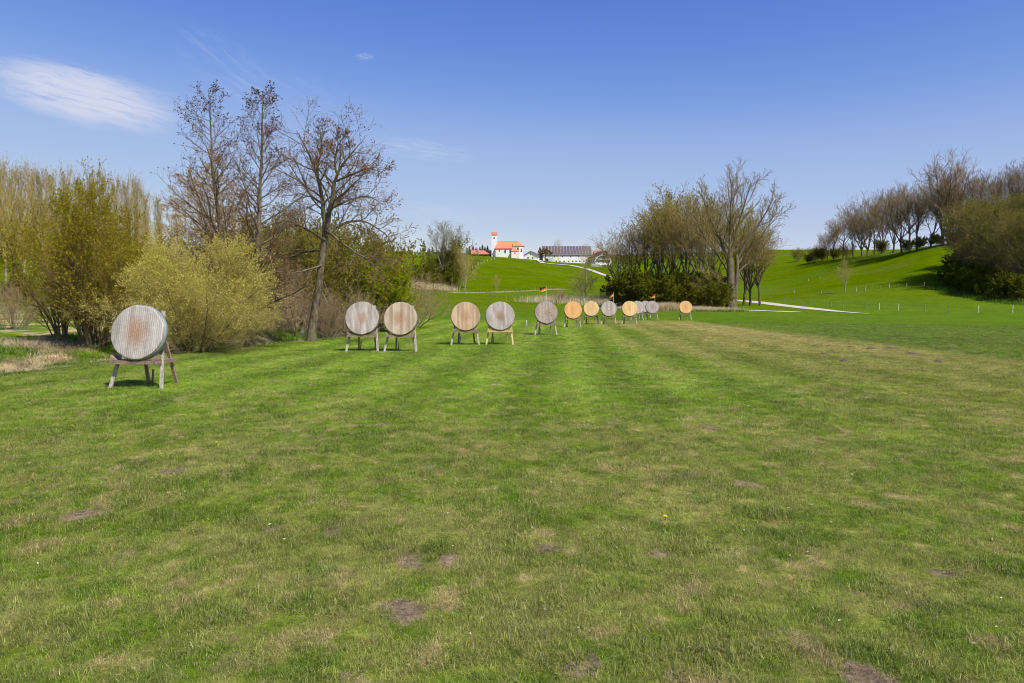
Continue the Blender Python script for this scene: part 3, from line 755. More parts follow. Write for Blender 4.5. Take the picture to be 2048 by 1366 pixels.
# ================================================================ ARCHERY TARGETS
def face_material(name, c1, c2, centre, crad, cstr, streak, patches=None, seed=0, dot=False):
    m, nt, out = newmat(name); tc = N(nt, 'ShaderNodeTexCoord'); v = tc.outputs['Object']
    sx = N(nt, 'ShaderNodeSeparateXYZ'); L(nt, v, sx.inputs[0]); X, Z = sx.outputs['X'], sx.outputs['Z']
    wob = mathn(nt, 'MULTIPLY', noise(nt, scalev(nt, v, (1, 1, .5)), 6, 2), .02)
    w1 = mathn(nt, 'SINE', mathn(nt, 'MULTIPLY', mathn(nt, 'ADD', X, wob), 2 * math.pi / .047))
    w2 = mathn(nt, 'SINE', mathn(nt, 'MULTIPLY', mathn(nt, 'ADD', Z, wob), 2 * math.pi / .030))
    big = noise(nt, scalev(nt, v, (1, 1, .22), (seed, 0, seed)), 7, 5, .65)
    fine = noise(nt, scalev(nt, v, (1, 1, .35), (seed, 0, 0)), 60, 4, .75)
    col = mixc(nt, ramp(nt, big, .35, .65), c1, c2)
    # every strip of the laminate weathers a little differently
    strip_id = mathn(nt, 'FLOOR', mathn(nt, 'MULTIPLY', X, 1 / .094)); wn = N(nt, 'ShaderNodeTexWhiteNoise', noise_dimensions='1D'); L(nt, mathn(nt, 'ADD', strip_id, seed * 13.7), wn.inputs['W'])
    col = mixc(nt, 1, col, mixc(nt, wn.outputs['Value'], (1 - streak * .5,) * 3, (1 + streak * .25,) * 3), 'MULTIPLY')
    col = mixc(nt, mathn(nt, 'MULTIPLY', ramp(nt, w1, .35, 1.0), streak), col, (c1[0] * .42, c1[1] * .38, c1[2] * .36))
    col = mixc(nt, mathn(nt, 'MULTIPLY', ramp(nt, w2, .6, 1.0), streak * .35), col, (c2[0] * 1.25, c2[1] * 1.25, c2[2] * 1.25))
    r = mathn(nt, 'SQRT', mathn(nt, 'ADD', mathn(nt, 'MULTIPLY', X, X), mathn(nt, 'MULTIPLY', Z, Z)))
    re = mathn(nt, 'SQRT', mathn(nt, 'ADD', mathn(nt, 'MULTIPLY', X, X), mathn(nt, 'MULTIPLY', mathn(nt, 'MULTIPLY', Z, Z), .62)))
    rn = mathn(nt, 'ADD', re, mathn(nt, 'MULTIPLY', mathn(nt, 'SUBTRACT', noise(nt, v, 14, 5, .8), .5), crad * .9))
    cm = mathn(nt, 'MULTIPLY', mathn(nt, 'SUBTRACT', 1, ramp(nt, rn, crad * .15, crad)), cstr)
    speck = noise(nt, v, 85, 3, .8)
    cc = mixc(nt, ramp(nt, speck, .40, .62), (centre[0] * .38, centre[1] * .33, centre[2] * .35), centre)
    col = mixc(nt, cm, col, cc)
    # arrow holes, thick round the middle and thin outside
    vo = N(nt, 'ShaderNodeTexVoronoi'); vo.inputs['Scale'].default_value = 70; L(nt, v, vo.inputs['Vector'])
    near = mathn(nt, 'SUBTRACT', 1, ramp(nt, r, .05, .5)); thr = mathn(nt, 'ADD', mathn(nt, 'MULTIPLY', near, .24), .06)
    hole = mathn(nt, 'LESS_THAN', vo.outputs['Distance'], thr)
    col = mixc(nt, mathn(nt, 'MULTIPLY', hole, .45 * min(1, cstr + .2)), col, (.05, .035, .025))
    col = mixc(nt, 1, col, mixc(nt, ramp(nt, fine, .3, .7), (.74,) * 3, (1.22,) * 3), 'MULTIPLY')
    if patches:
        pm = mathn(nt, 'MULTIPLY', ramp(nt, noise(nt, scalev(nt, v, (1, 1, 1.6), (seed, 0, 1)), 3.6, 4, .6), .50, .58), mathn(nt, 'SUBTRACT', 1, ramp(nt, r, .32, .5)))
        col = mixc(nt, pm, col, patches)
    if dot:
        col = mixc(nt, mathn(nt, 'LESS_THAN', r, .045), col, (.75, .72, .66))
    b = N(nt, 'ShaderNodeBsdfPrincipled'); L(nt, col, b.inputs['Base Color']); b.inputs['Roughness'].default_value = .9; b.inputs['Specular IOR Level'].default_value = .15
    bp = N(nt, 'ShaderNodeBump'); bp.inputs['Strength'].default_value = .6; bp.inputs['Distance'].default_value = .012
    L(nt, mathn(nt, 'ADD', mathn(nt, 'MULTIPLY', w1, -.25), fine), bp.inputs['Height']); L(nt, bp.outputs[0], b.inputs['Normal'])
    L(nt, b.outputs[0], out.inputs[0]); return m
M['band'] = surf('band', (.19, .24, .23), (.27, .33, .31), 3, .38, bump=.1, spec=.6)
M['band_dull'] = surf('band_dull', (.12, .14, .10), (.22, .22, .16), 3, .7, bump=.1)
M['wood_grey'] = surf('wood_grey', (.30, .27, .235), (.47, .435, .39), 5, .85, (6, 6, 1), .5, .2, (.13, .10, .08), 7, .006)
M['wood_new'] = surf('wood_new', (.52, .36, .17), (.66, .49, .26), 4, .7, (6, 6, 1), .3, .3, (.35, .20, .09), 5, .004)
M['wood_brown'] = surf('wood_brown', (.20, .13, .095), (.36, .255, .19), 5, .85, (1, 6, 6), .5, .2, (.10, .07, .055), 7, .006)
M['wood_new_b'] = surf('wood_new_b', (.48, .29, .13), (.64, .44, .23), 4, .7, (1, 6, 6), .3, .3, bumpd=.004)

GREY1, GREY2 = (.34, .295, .25), (.48, .425, .37)
TAN1, TAN2 = (.40, .31, .22), (.52, .42, .31)
targets = [  # px of the front feet's middle, depth, c1, c2, centre colour, radius, strength, streak, patches, dot, label
 (269.0, 15.8, (.35, .31, .27), (.49, .45, .405), (.50, .26, .10), .40, .65, .42, None, 0, 'nearest round target butt, grey with an orange worn centre and bluish rim'),
 (723.5, 26.9, GREY1, (.50, .445, .39), (.52, .27, .14), .27, .55, .35, None, 0, 'grey round target butt with a dark vertical streak, left one of the first pair'),
 (800.5, 26.9, TAN1, TAN2, (.50, .25, .12), .30, .6, .55, None, 0, 'tan striped round target butt with reddish centre, right one of the first pair'),
 (931.0, 31.0, (.42, .285, .175), (.54, .385, .25), (.56, .31, .14), .30, .55, .65, None, 0, 'warm brown striped round target butt on a dark stand'),
 (1000.0, 31.0, (.31, .275, .24), (.45, .40, .355), (.40, .22, .10), .27, .75, .45, None, 0, 'grey round target butt on fresh yellow timber legs'),
 (1092.5, 40.0, (.30, .25, .205), (.42, .35, .285), (.34, .20, .13), .20, .4, .35, (.28, .165, .10), 0, 'grey brown round target butt with dark patches and a flag behind it'),
 (1146.0, 51.0, (.62, .33, .12), (.70, .40, .16), (.62, .36, .16), .3, .2, .2, None, 0, 'bright orange round target butt right of the patched one'),
 (1182.5, 59.0, (.62, .42, .19), (.70, .50, .24), (.62, .40, .18), .3, .15, .35, None, 0, 'yellow striped round target butt left of the grey one with white dot'),
 (1218.0, 58.0, GREY1, (.47, .415, .355), (.45, .38, .3), .25, .2, .5, None, 1, 'grey round target butt with a white dot in its middle'),
 (1259.5, 58.5, (.62, .42, .18), (.70, .49, .22), (.60, .37, .15), .28, .2, .25, None, 0, 'yellow round target butt overlapping a grey one behind it'),
 (1275.0, 69.0, GREY1, GREY2, (.40, .3, .22), .25, .3, .4, None, 0, 'grey round target butt half hidden behind the yellow one'),
 (1291.0, 78.0, GREY1, (.45, .40, .36), (.42, .28, .2), .25, .4, .3, None, 0, 'small grey round target butt farthest back between two others'),
 (1304.5, 70.0, (.31, .27, .24), (.42, .37, .335), (.36, .24, .18), .28, .45, .3, None, 0, 'grey round target butt with a brownish centre and a flag at its back'),
 (1371.5, 70.0, (.60, .35, .14), (.68, .42, .18), (.58, .32, .12), .3, .25, .25, None, 0, 'orange round target butt standing apart at the right end'),
]
def disc_mesh(name, rad, th, n=72, rng=None):
    vs = []; fs = []; ms = []
    prof = [(rad - .03, -th / 2), (rad - .008, -th / 2 + .006), (rad, -th / 2 + .025), (rad, th / 2 - .02), (rad - .02, th / 2)]
    ns = [rng.uniform(-1, 1) for _ in range(n)]; ns = [(ns[i] + ns[i - 1] + ns[(i + 1) % n]) / 3 * .012 for i in range(n)]
    for i in range(n):
        g = 2 * math.pi * i / n
        for r, y in prof: vs.append((math.cos(g) * (r + ns[i]), y, math.sin(g) * (r + ns[i])))
    k = len(prof)
    for i in range(n):
        j = (i + 1) % n
        for a in range(k - 1): fs.append((i * k + a, i * k + a + 1, j * k + a + 1, j * k + a)); ms.append(0)
    fs.append(tuple(i * k for i in range(n))); ms.append(0)
    fs.append(tuple(i * k + k - 1 for i in range(n))[::-1]); ms.append(0)
    me = bpy.data.meshes.new(name); me.from_pydata(vs, [], fs); return me
def make_target(i, px, Y, c1, c2, cc, cr, cs, st, patches, dot, label):
    rng = random.Random(100 + i); x, _, _ = P(px, 600, Y); z = H(x, Y)
    o = empty('archery_target', (x, Y, z - .01)); tag(o, label, 'target', 'round archery butts on wooden stands'); o.rotation_euler = (0, 0, R(rng.uniform(-2.5, 2.5) if i else -5))
    rad = .62 if i == 0 else .64; th = .20
    lm, bm = (M['wood_new'], M['wood_new_b']) if i == 4 else (M['wood_grey'], M['wood_brown'])
    tilt = R(12)
    fm = face_material('butt_face', c1, c2, cc, cr, cs, st, patches, i * 1.37 + 2, dot)
    me = disc_mesh('butt', rad, th, rng=rng); me.materials.append(fm)
    b = link('butt', me, o, (.06 if i == 0 else 0, .045, 1.275)); b.rotation_euler = (-tilt, R(rng.uniform(-3, 3)), 0)
    # plastic band wrapped round the rim
    n = 72; vs = []; fs = []
    for k in range(n):
        g = 2 * math.pi * k / n
        for r, yy in ((rad + .002, -th / 2 + .045), (rad + .016, -th / 2 + .05), (rad + .016, th / 2 - .02), (rad + .002, th / 2 - .015)): vs.append((math.cos(g) * r, yy, math.sin(g) * r))
    for k in range(n):
        j = (k + 1) % n
        for a in range(4): fs.append((k * 4 + a, k * 4 + (a + 1) % 4, j * 4 + (a + 1) % 4, j * 4 + a))
    me = bpy.data.meshes.new('edge_band'); me.from_pydata(vs, [], fs); me.materials.append(M['band'] if i == 0 else M['band_dull']); me.polygons.foreach_set('use_smooth', [True] * len(fs))
    link('edge_band', me, b)
    w = .075
    jx = lambda: rng.uniform(-.02, .02)
    for a, c in (((-.64 + jx(), -.02, -.04), (-.33, .40, 1.62)), ((.60 + jx(), -.02, -.04), (.42 if i < 3 else .36, .42, 1.76))):
        m = MB(); m.bar(a, c, w, .05); m.build('leg', lm, o, .004)
    for a, c in (((-.36 + jx(), 1.0, -.04), (-.22, .47, 1.70)), ((.38 + jx(), 1.0, -.04), (.24, .47, 1.70))):
        m = MB(); m.bar(a, c, w * .95, .05); m.build('leg', bm if i in (0, 3, 4) else lm, o, .004)
    m = MB(); m.box(-.56, .56, -.13, -.07, .57, .65); m.box(-.50, .50, .13, .19, .56, .65); m.build('crossbar', bm, o, .004)
    for s in (-1, 1):
        m = MB(); m.add([(s * .40, -.125, .66), (s * .54, -.125, .66), (s * .54, -.125, .77), (s * .40, .09, .66), (s * .54, .09, .66), (s * .54, .09, .77)],
                        [(0, 1, 2), (5, 4, 3), (0, 3, 4, 1), (1, 4, 5, 2), (2, 5, 3, 0)] if s > 0 else [(2, 1, 0), (3, 4, 5), (1, 4, 3, 0), (2, 5, 4, 1), (0, 3, 5, 2)]); m.build('wedge', bm, o)
        m = MB(); m.bar((s * .545, -.14, .605), (s * .42, .84, .60), .045, .09, ref=(0, 0, 1)); m.build('side_rail', bm, o, .004)
    m = MB(); m.bar((-.28, .44, 1.62), (.34, .44, 1.62), .07, .05, ref=(0, 1, 0)); m.build('top_rail', bm, o)
    m = MB(); m.bar((-.30, 1.06, -.05), (-.25, 1.02, .34), .035, .035); m.build('stake', M['wood_brown'], o)
    return o
for i, t in enumerate(targets): make_target(i, *t)

M['flag_black'] = surf('flag_black', (.02, .02, .022), (.035, .035, .04), 3, .8, bump=0)
M['flag_red'] = surf('flag_red', (.62, .035, .012), (.72, .06, .02), 3, .8, bump=0)
M['flag_gold'] = surf('flag_gold', (.85, .50, .04), (.92, .60, .08), 3, .8, bump=0)
M['pole'] = surf('pole', (.50, .50, .48), (.62, .62, .60), 3, .4, bump=0)
def flag(px, Y, ztop, wid, hgt, droop, label):
    x, _, _ = P(px, 600, Y); o = empty('flag', (x, Y + .55, H(x, Y))); tag(o, label, 'flag', 'small tricolour flags behind the targets')
    m = MB(); m.cyl((0, 0, -.1), (0, 0, ztop + .03), .013, .010, 8); m.build('pole', M['pole'], o, smooth=True)
    nx, nz = 14, 9; V = []; Fq = []; ms = []
    for r in range(nz + 1):
        for c in range(nx + 1):
            u = c / nx; w = r / nz
            V.append((-.012 - u * wid * (1 - .12 * droop * w), .045 * math.sin(u * 7 + w * 2) * u + .02 * math.sin(u * 15), ztop - w * hgt - droop * u * hgt * .55 + .02 * math.sin(u * 8) - .05 * u))
    for r in range(nz):
        for c in range(nx):
            a = r * (nx + 1) + c; Fq.append((a, a + 1, a + nx + 2, a + nx + 1)); ms.append(r * 3 // nz)
    me = bpy.data.meshes.new('cloth'); me.from_pydata(V, [], Fq)
    for k in ('flag_black', 'flag_red', 'flag_gold'): me.materials.append(M[k])
    me.polygons.foreach_set('material_index', ms); c_ = link('cloth', me, o); s = c_.modifiers.new('thick', 'SOLIDIFY'); s.thickness = .003
flag(1093, 40.4, 2.77, .36, .25, .1, 'black red gold flag above the patched grey brown target')
flag(1229, 58.4, 2.60, .36, .27, .8, 'drooping black red gold flag beside the target with the white dot')
flag(1312, 70.4, 2.55, .42, .30, .25, 'black red gold flag above the rightmost grey target')
m = MB(); m.cyl((0, 0, -.1), (0, 0, .62), .018, .018, 8); x, y, z = at(1053.5, 48)
tag(m.build('marker_stake', M['pole'], smooth=True, loc=(x, y, z)), 'thin pale marker stake in the grass left of the patched target', 'stake')

M['dandelion'] = surf('dandelion', (.80, .58, .01), (.9, .68, .02), 9, .7, bump=0); M['litter'] = islandmat('litter', (.34, .25, .15), (.66, .62, .52), .1)
for (px, py), lb in zip(((145, 858), (433, 893), (1963, 748), (1972, 751), (1330, 1040)), ('yellow dandelion in the lawn at the far left', 'yellow dandelion left of the middle of the lawn', 'left one of two dandelions near the right edge', 'right one of two dandelions near the right edge', 'tiny dandelion in the right middle of the lawn')):
    x, y, z = G(px, py); o = empty('dandelion', (x, y, H(x, y))); tag(o, lb, 'flower', 'dandelions in the lawn')
    m = MB(); m.cyl((0, 0, 0), (.004, 0, .055), .0025, .002, 6); m.build('stalk', M['bank_blade'], o)
    m = MB(); nn = 14
    for ring, (r_, z_) in enumerate(((.020, .052), (.014, .060))):
        for a in range(nn):
            g = a * 2 * math.pi / nn + ring * .2; c_, s_ = math.cos(g), math.sin(g); w_ = .0035
            m.add([(.004, 0, z_), (c_ * r_ - s_ * w_, s_ * r_ + c_ * w_, z_ + .004), (c_ * r_ * 1.15, s_ * r_ * 1.15, z_ + .004), (c_ * r_ + s_ * w_, s_ * r_ - c_ * w_, z_ + .004)], [(0, 3, 2, 1)])
    m.build('flower_head', M['dandelion'], o)
_r = np.random.default_rng(77); _n = 900; _rr = np.sqrt(9 + _r.random(_n) * 500); _a = np.radians((_r.random(_n) * 2 - 1) * 42); _x = _rr * np.sin(_a); _y = _rr * np.cos(_a)
_V, _q = flecks(np.stack([_x, _y, height(_x, _y) + .018], -1), .017, _r, 1.8); _V[:, 2] = height(_V[:, 0], _V[:, 1]) + .012 + (_V[:, 2] - height(_V[:, 0], _V[:, 1])).clip(0, .03) * .6
tag(link('leaf_litter', np_mesh('leaf_litter', _V, [_q], [M['litter']])), 'pale dead leaves and bits scattered on the lawn', 'leaf litter', kind='stuff')

# ================================================================ BUILDINGS on the hill
def plaster(name, c): return surf(name, tuple(v * .93 for v in c), c, .35, .9, bump=.15, spec=.2)
def tiles(name, c1, c2):
    m, nt, out = newmat(name); tc = N(nt, 'ShaderNodeTexCoord'); v = tc.outputs['Object']
    col = mixc(nt, ramp(nt, noise(nt, v, .8, 6, .7), .3, .7), c1, c2)
    sx = N(nt, 'ShaderNodeSeparateXYZ'); L(nt, v, sx.inputs[0])
    w = mathn(nt, 'SINE', mathn(nt, 'MULTIPLY', sx.outputs['Z'], 2 * math.pi / .28))
    col = mixc(nt, mathn(nt, 'MULTIPLY', ramp(nt, w, .5, 1), .25), col, tuple(a * .55 for a in c1))
    b = N(nt, 'ShaderNodeBsdfPrincipled'); L(nt, col, b.inputs['Base Color']); b.inputs['Roughness'].default_value = .8; L(nt, b.outputs[0], out.inputs[0]); return m
M['white'] = plaster('white', (.80, .79, .76)); M['cream'] = plaster('cream', (.78, .73, .60)); M['church_white'] = plaster('church_white', (.80, .76, .68))
M['tile_orange'] = tiles('tile_orange', (.50, .165, .075), (.64, .25, .12)); M['tile_red'] = tiles('tile_red', (.38, .13, .07), (.50, .19, .11))
M['glass_dark'] = surf('glass_dark', (.03, .035, .04), (.07, .08, .09), 2, .2, bump=0, spec=.6)
M['frame_w'] = surf('frame_w', (.6, .58, .53), (.7, .68, .62), 2, .6, bump=0)
M['ochre'] = surf('ochre', (.52, .38, .18), (.60, .46, .24), 2, .8, bump=0)
M['dark_wood'] = surf('dark_wood', (.075, .05, .035), (.14, .095, .065), 3, .8, bump=.2)
M['panel'] = surf('panel', (.085, .070, .080), (.12, .10, .11), 1, .5, bump=0, spec=.3)
M['alu'] = surf('alu', (.48, .46, .50), (.58, .56, .60), 2, .4, bump=0)
M['roof_dark'] = tiles('roof_dark', (.10, .095, .10), (.17, .16, .165))
M['stone'] = surf('stone', (.42, .40, .37), (.56, .54, .50), .8, .9, bump=.2)

def hullroof(mb, base, ridge, th=.25, m=0):
    """hipped / gabled roof from an eaves outline (ccw, list of xyz) and ridge points; faces given"""
    pass
def window(root, x, y, z, w, h, arch=False, depth=.12, fr=None, mat=None, name='window'):
    """window set 5 cm proud of a wall that faces -y; a pane and a frame round it"""
    m = MB(); n = 8
    prof = [(-w / 2, 0), (w / 2, 0)] + ([(w / 2 * math.cos(math.pi * k / n), h - w / 2 + w / 2 * math.sin(math.pi * k / n)) for k in range(n + 1)] if arch else [(w / 2, h), (-w / 2, h)])
    k = len(prof); vs = [(x + a, y - .05, z + b) for a, b in prof] + [(x + a, y + depth, z + b) for a, b in prof]
    m.add(vs, [tuple(range(k))] + [(i, i + k, (i + 1) % k + k, (i + 1) % k) for i in range(k)])
    wo = m.build(name, mat or M['glass_dark'], root)
    if fr:
        f = MB(); t = .14
        f.box(x - w / 2 - t, x - w / 2, y - .09, y - .003, z - t, z + h); f.box(x + w / 2, x + w / 2 + t, y - .09, y - .003, z - t, z + h); f.box(x - w / 2, x + w / 2, y - .09, y - .003, z - t, z)
        f.build('frame', fr, wo)
    return wo

# --- church
def church():
    Y = 448; x0, _, z0 = P(990.5, 511.5, Y); o = empty('church', (x0, Y, z0), R(-3))
    tag(o, 'white village church with orange tiled roof on the hilltop', 'church')
    s = .338; Lc = 18.0; Wc = 8.0; he = 5.0; hc = 6.2; hr = 9.6; xc = 11.2; ap = 3.0
    m = MB()
    m.box(0, xc, 0, Wc, -4, he)
    # choir with a polygonal end
    pts = [(xc, .25), (Lc - ap, .25), (Lc, 2.4), (Lc, Wc - 2.4), (Lc - ap, Wc - .25), (xc, Wc - .25)]
    k = len(pts); m.add([(a, b, -4) for a, b in pts] + [(a, b, hc) for a, b in pts], [tuple(range(k)), tuple(range(k, 2 * k))] + [(i, (i + 1) % k, (i + 1) % k + k, i + k) for i in range(k)])
    wl = m.build('wall', M['church_white'], o)
    # roof shell
    e = .45; r = MB(); zz = lambda d: he + (hr - he) * d / (Wc / 2)
    zr = hr
    r.add([(-.3, -e, zz(-e)), (xc, -e, zz(-e)), (xc, Wc / 2, zr), (1.5, Wc / 2, zr), (-.3, Wc + e, zz(-e)), (xc, Wc + e, zz(-e))], [(0, 1, 2, 3), (3, 2, 5, 4), (0, 3, 4)])
    er = [(xc, -e + .2), (Lc - ap + .1, -e + .2), (Lc + e, 2.2), (Lc + e, Wc - 2.2), (Lc - ap + .1, Wc + e - .2), (xc, Wc + e - .2)]; ze = hc - .15
    apx = (Lc - 3.6, Wc / 2, zr)
    vs = [(a, b, ze) for a, b in er] + [(xc, Wc / 2, zr), apx]
    r.add(vs, [(0, 1, 7, 6), (1, 2, 7), (2, 3, 7), (3, 4, 7), (4, 5, 6, 7), (0, 6, 5)])
    ro = r.build('roof', M['tile_orange'], o); sm = ro.modifiers.new('t', 'SOLIDIFY'); sm.thickness = .22; sm.offset = 0
    # ochre corner bands and eaves line
    c = MB(); c.box(-.05, Lc - ap, -.07, -.003, he - .25, he - .02) ; c.build('cornice', M['ochre'], o) if False else None
    for px_ in (.25, 5.2, 10.9):
        p = MB(); p.box(px_ - .2, px_ + .2, -.10, -.003, -1, he - .3); p.build('pilaster', M['ochre'] if px_ < 1 else M['cream'], o)
    for a, b in (((Lc - ap), .25), (Lc, 2.4)):
        p = MB(); p.cyl((a, b, -1), (a, b, hc - .2), .22, .22, 8); p.build('pilaster', M['ochre'], o)
    window(o, 2.6, 0, 2.7, .9, .9, True, fr=None)
    window(o, 6.3, 0, 1.6, 1.0, 2.2, True); window(o, 9.6, 0, 1.6, 1.0, 2.2, True)
    window(o, 14.3, .25, 2.6, 1.0, 2.4, True)
    # window of the slanting apse wall
    ang = math.atan2(2.4 - .25, ap); w = empty('x', (0, 0, 0)); bpy.data.objects.remove(w)
    m = MB(); m.box(-.5, .5, -.05, .1, 0, 2.3); q = m.build('window', M['glass_dark'], o, loc=(Lc - ap / 2, (2.65) / 2, 2.4)); q.rotation_euler = (0, 0, ang)
    # sacristy in front of the choir
    a = MB(); a.box(10.4, 14.9, -2.8, -.003, -4, 2.9); sac = a.build('sacristy', M['church_white'], o)
    r = MB(); r.add([(10.1, -3.1, 2.75), (15.2, -3.1, 2.75), (15.2, -.08, 2.95), (10.1, -.08, 2.95), (11.6, -.08, 6.0)], [(0, 1, 4), (1, 2, 4), (0, 4, 3), (0, 3, 2, 1), (3, 4, 2)])
    r.build('roof', M['tile_orange'], sac); window(sac, 12.7, -2.8, 1.0, .7, .9)
    # tower: square shaft on the north-west corner with a saddle cap
    t = MB(); tx, ty, tw = -2.5, 1.8, 3.3; h = 13.4
    t.box(tx, tx + tw, ty, ty + tw, -4, h)
    t.add([(tx, ty + .0, h), (tx, ty + tw, h), (tx, ty + tw / 2, h + 1.7), (tx + tw, ty, h), (tx + tw, ty + tw, h), (tx + tw, ty + tw / 2, h + 1.7)], [(0, 2, 1), (3, 4, 5), (0, 3, 5, 2), (1, 2, 5, 4)])
    tow = t.build('tower', M['white'], o)
    r = MB(); r.add([(tx - .15, ty - .2, h - .1), (tx + tw + .15, ty - .2, h - .1), (tx + tw + .15, ty + tw / 2, h + 1.9), (tx - .15, ty + tw / 2, h + 1.9), (tx - .15, ty + tw + .2, h - .1), (tx + tw + .15, ty + tw + .2, h - .1)], [(0, 1, 2, 3), (3, 2, 5, 4)])
    q = r.build('roof', M['tile_red'], tow); sm = q.modifiers.new('t', 'SOLIDIFY'); sm.thickness = .2; sm.offset = 0
    window(tow, tx + tw / 2, ty, h - 2.6, .8, 1.1, True)
church()

def gable_house(name, px, py, Y, W, D, he, hr, rz, label, wall, roof, wins, cat='house', along='y', over=.7, extra=None):
    """gable facing -y when along == 'y' (the ridge runs away), else the ridge runs along x"""
    x, _, z = P(px, py, Y); o = empty(name, (x, Y, z), rz); tag(o, label, cat)
    m = MB()
    if along == 'y':
        m.add([(-W / 2, 0, -4), (W / 2, 0, -4), (W / 2, 0, he), (0, 0, hr), (-W / 2, 0, he), (-W / 2, D, -4), (W / 2, D, -4), (W / 2, D, he), (0, D, hr), (-W / 2, D, he)],
              [(0, 1, 2, 3, 4), (9, 8, 7, 6, 5), (1, 6, 7, 2), (5, 0, 4, 9), (2, 7, 8, 3), (4, 3, 8, 9)])
        k = (hr - he) / (W / 2); e = over; up = .12
        r = MB(); r.add([(-W / 2 - e, -e, he - e * k + up), (0, -e, hr + up), (0, D + e, hr + up), (-W / 2 - e, D + e, he - e * k + up), (W / 2 + e, -e, he - e * k + up), (W / 2 + e, D + e, he - e * k + up)], [(0, 1, 2, 3), (1, 4, 5, 2)])
    else:
        m.add([(0, 0, -4), (W, 0, -4), (W, D, -4), (0, D, -4), (0, 0, he), (W, 0, he), (W, D, he), (0, D, he), (0, D / 2, hr), (W, D / 2, hr)],
              [(0, 1, 5, 4), (1, 2, 6, 9, 5), (2, 3, 7, 6), (3, 0, 4, 8, 7), (4, 5, 9, 8), (6, 7, 8, 9)])
        k = (hr - he) / (D / 2); e = over; up = .12
        r = MB(); r.add([(-e, -e, he - e * k + up), (W + e, -e, he - e * k + up), (W + e, D / 2, hr + up), (-e, D / 2, hr + up), (-e, D + e, he - e * k + up), (W + e, D + e, he - e * k + up)], [(0, 1, 2, 3), (3, 2, 5, 4)])
    m.build('wall', wall, o)
    q = r.build('roof', roof, o); sm = q.modifiers.new('t', 'SOLIDIFY'); sm.thickness = .25; sm.offset = 0
    for w in wins: window(o, *w)
    return o, q
gable_house('white_house', 1061, 520, 452, 10.2, 12, 2.7, 5.6, R(-14), 'white gabled house between the church and the long barn', M['white'], M['roof_dark'],
            [(-1.6, 0, .9, .9, 1.0), (1.5, 0, .9, .9, 1.0), (0, 0, 3.4, .7, .8)])
# long barn with solar roof
bx, _, bz = P(1086, 527, 452); 
bo, br = gable_house('long_barn', 1086, 527, 452, 31.0, 13, 5.6, 11.4, 0, 'long white barn with a dark solar panel roof', M['white'], M['roof_dark'],
            [(8.6 + 2.55 * k + .3 * math.sin(k * 5), 0, 1.1, .95, .75) for k in range(9)] + [(7.4 + 5.2 * k, 0, 4.0, .8, .6) for k in range(5)], cat='barn', along='x', over=.5)
kk = (11.4 - 5.6) / 6.5; nrm = Vector((0, -kk, 1)).normalized()
for c in range(16):
    m = MB(); xa = -.2 + c * 1.97; ya, yb = .35, 6.15
    za, zb = 5.6 + ya * kk + .30, 5.6 + yb * kk + .30
    vs = [(xa, ya, za), (xa + 1.82, ya, za), (xa + 1.82, yb, zb), (xa, yb, zb)]
    m.add([Vector(v) for v in vs] + [Vector(v) + nrm * .08 for v in vs], [(0, 3, 2, 1), (4, 5, 6, 7), (0, 1, 5, 4), (1, 2, 6, 5), (2, 3, 7, 6), (3, 0, 4, 7)])
    p = m.build('solar_panel', M['panel'], br)
    m = MB(); vs = [(xa + 1.84, ya, za), (xa + 1.95, ya, za), (xa + 1.95, yb, zb), (xa + 1.84, yb, zb)]
    m.add([Vector(v) for v in vs] + [Vector(v) + nrm * .1 for v in vs], [(0, 3, 2, 1), (4, 5, 6, 7), (0, 1, 5, 4), (1, 2, 6, 5), (2, 3, 7, 6), (3, 0, 4, 7)])
    m.build('rail', M['alu'], br)
m = MB(); m.box(1.2, 3.4, -.06, .05, -.5, 3.2); m.build('door', M['dark_wood'], bo)
# farmhouse with balconies
fo, fr_ = gable_house('farmhouse', 1207, 527, 440, 10.6, 12, 4.6, 7.7, R(12), 'farmhouse with wooden balconies right of the barn', M['white'], M['dark_wood'],
            [(-3.3, 0, .6, .9, 1.1), (0, 0, .6, .9, 1.1), (3.3, 0, .6, .9, 1.1), (-3.2, 0, 3.1, .9, 1.1), (-.2, 0, 3.1, .9, 1.3), (3.0, 0, 3.1, .9, 1.1), (0, 0, 5.4, .9, 1.0)], over=1.0)
for z_, w_ in ((2.3, 9.6), (4.75, 5.2)):
    m = MB(); m.box(-w_ / 2, w_ / 2, -1.1, -.003, z_ - .12, z_); bl = m.build('balcony', M['dark_wood'], fo)
    m = MB(); m.box(-w_ / 2, w_ / 2, -1.1, -1.02, z_ + .85, z_ + .95)
    for k in range(int(w_ / .28) + 1): m.box(-w_ / 2 + k * .28, -w_ / 2 + k * .28 + .10, -1.09, -1.03, z_, z_ + .85)
    m.build('railing', M['dark_wood'], bl)
m = MB(); m.box(-5.2, 5.2, -.05, -.003, 4.55, 4.85); m.build('timber_band', M['dark_wood'], fo)
m = MB(); m.box(1.6, 2.3, 5, 5.7, 6.0, 9.0); m.build('chimney', M['white'], fr_)
gable_house('red_roofed_shed', 1190, 521, 462, 7, 8, 4.2, 6.6, 0, 'small shed roof of red tiles behind the farmhouse', M['cream'], M['tile_red'], [], cat='shed', along='x')
gable_house('long_shed', 944, 513, 452, 12.2, 7, 1.6, 4.0, R(0), 'low open shed with a long orange tile roof left of the church', M['dark_wood'], M['tile_red'], [(2 + 2.7 * k, 0, -1, 1.8, 2.0) for k in range(4)], cat='shed', along='x', over=.6)
gable_house('brick_annex', 1078, 518, 470, 7, 7, 3.6, 5.6, 0, 'red tiled annex roof seen between white house and barn', M['cream'], M['tile_red'], [], cat='shed', along='x')
x, y, z = P(1183, 528, 425)
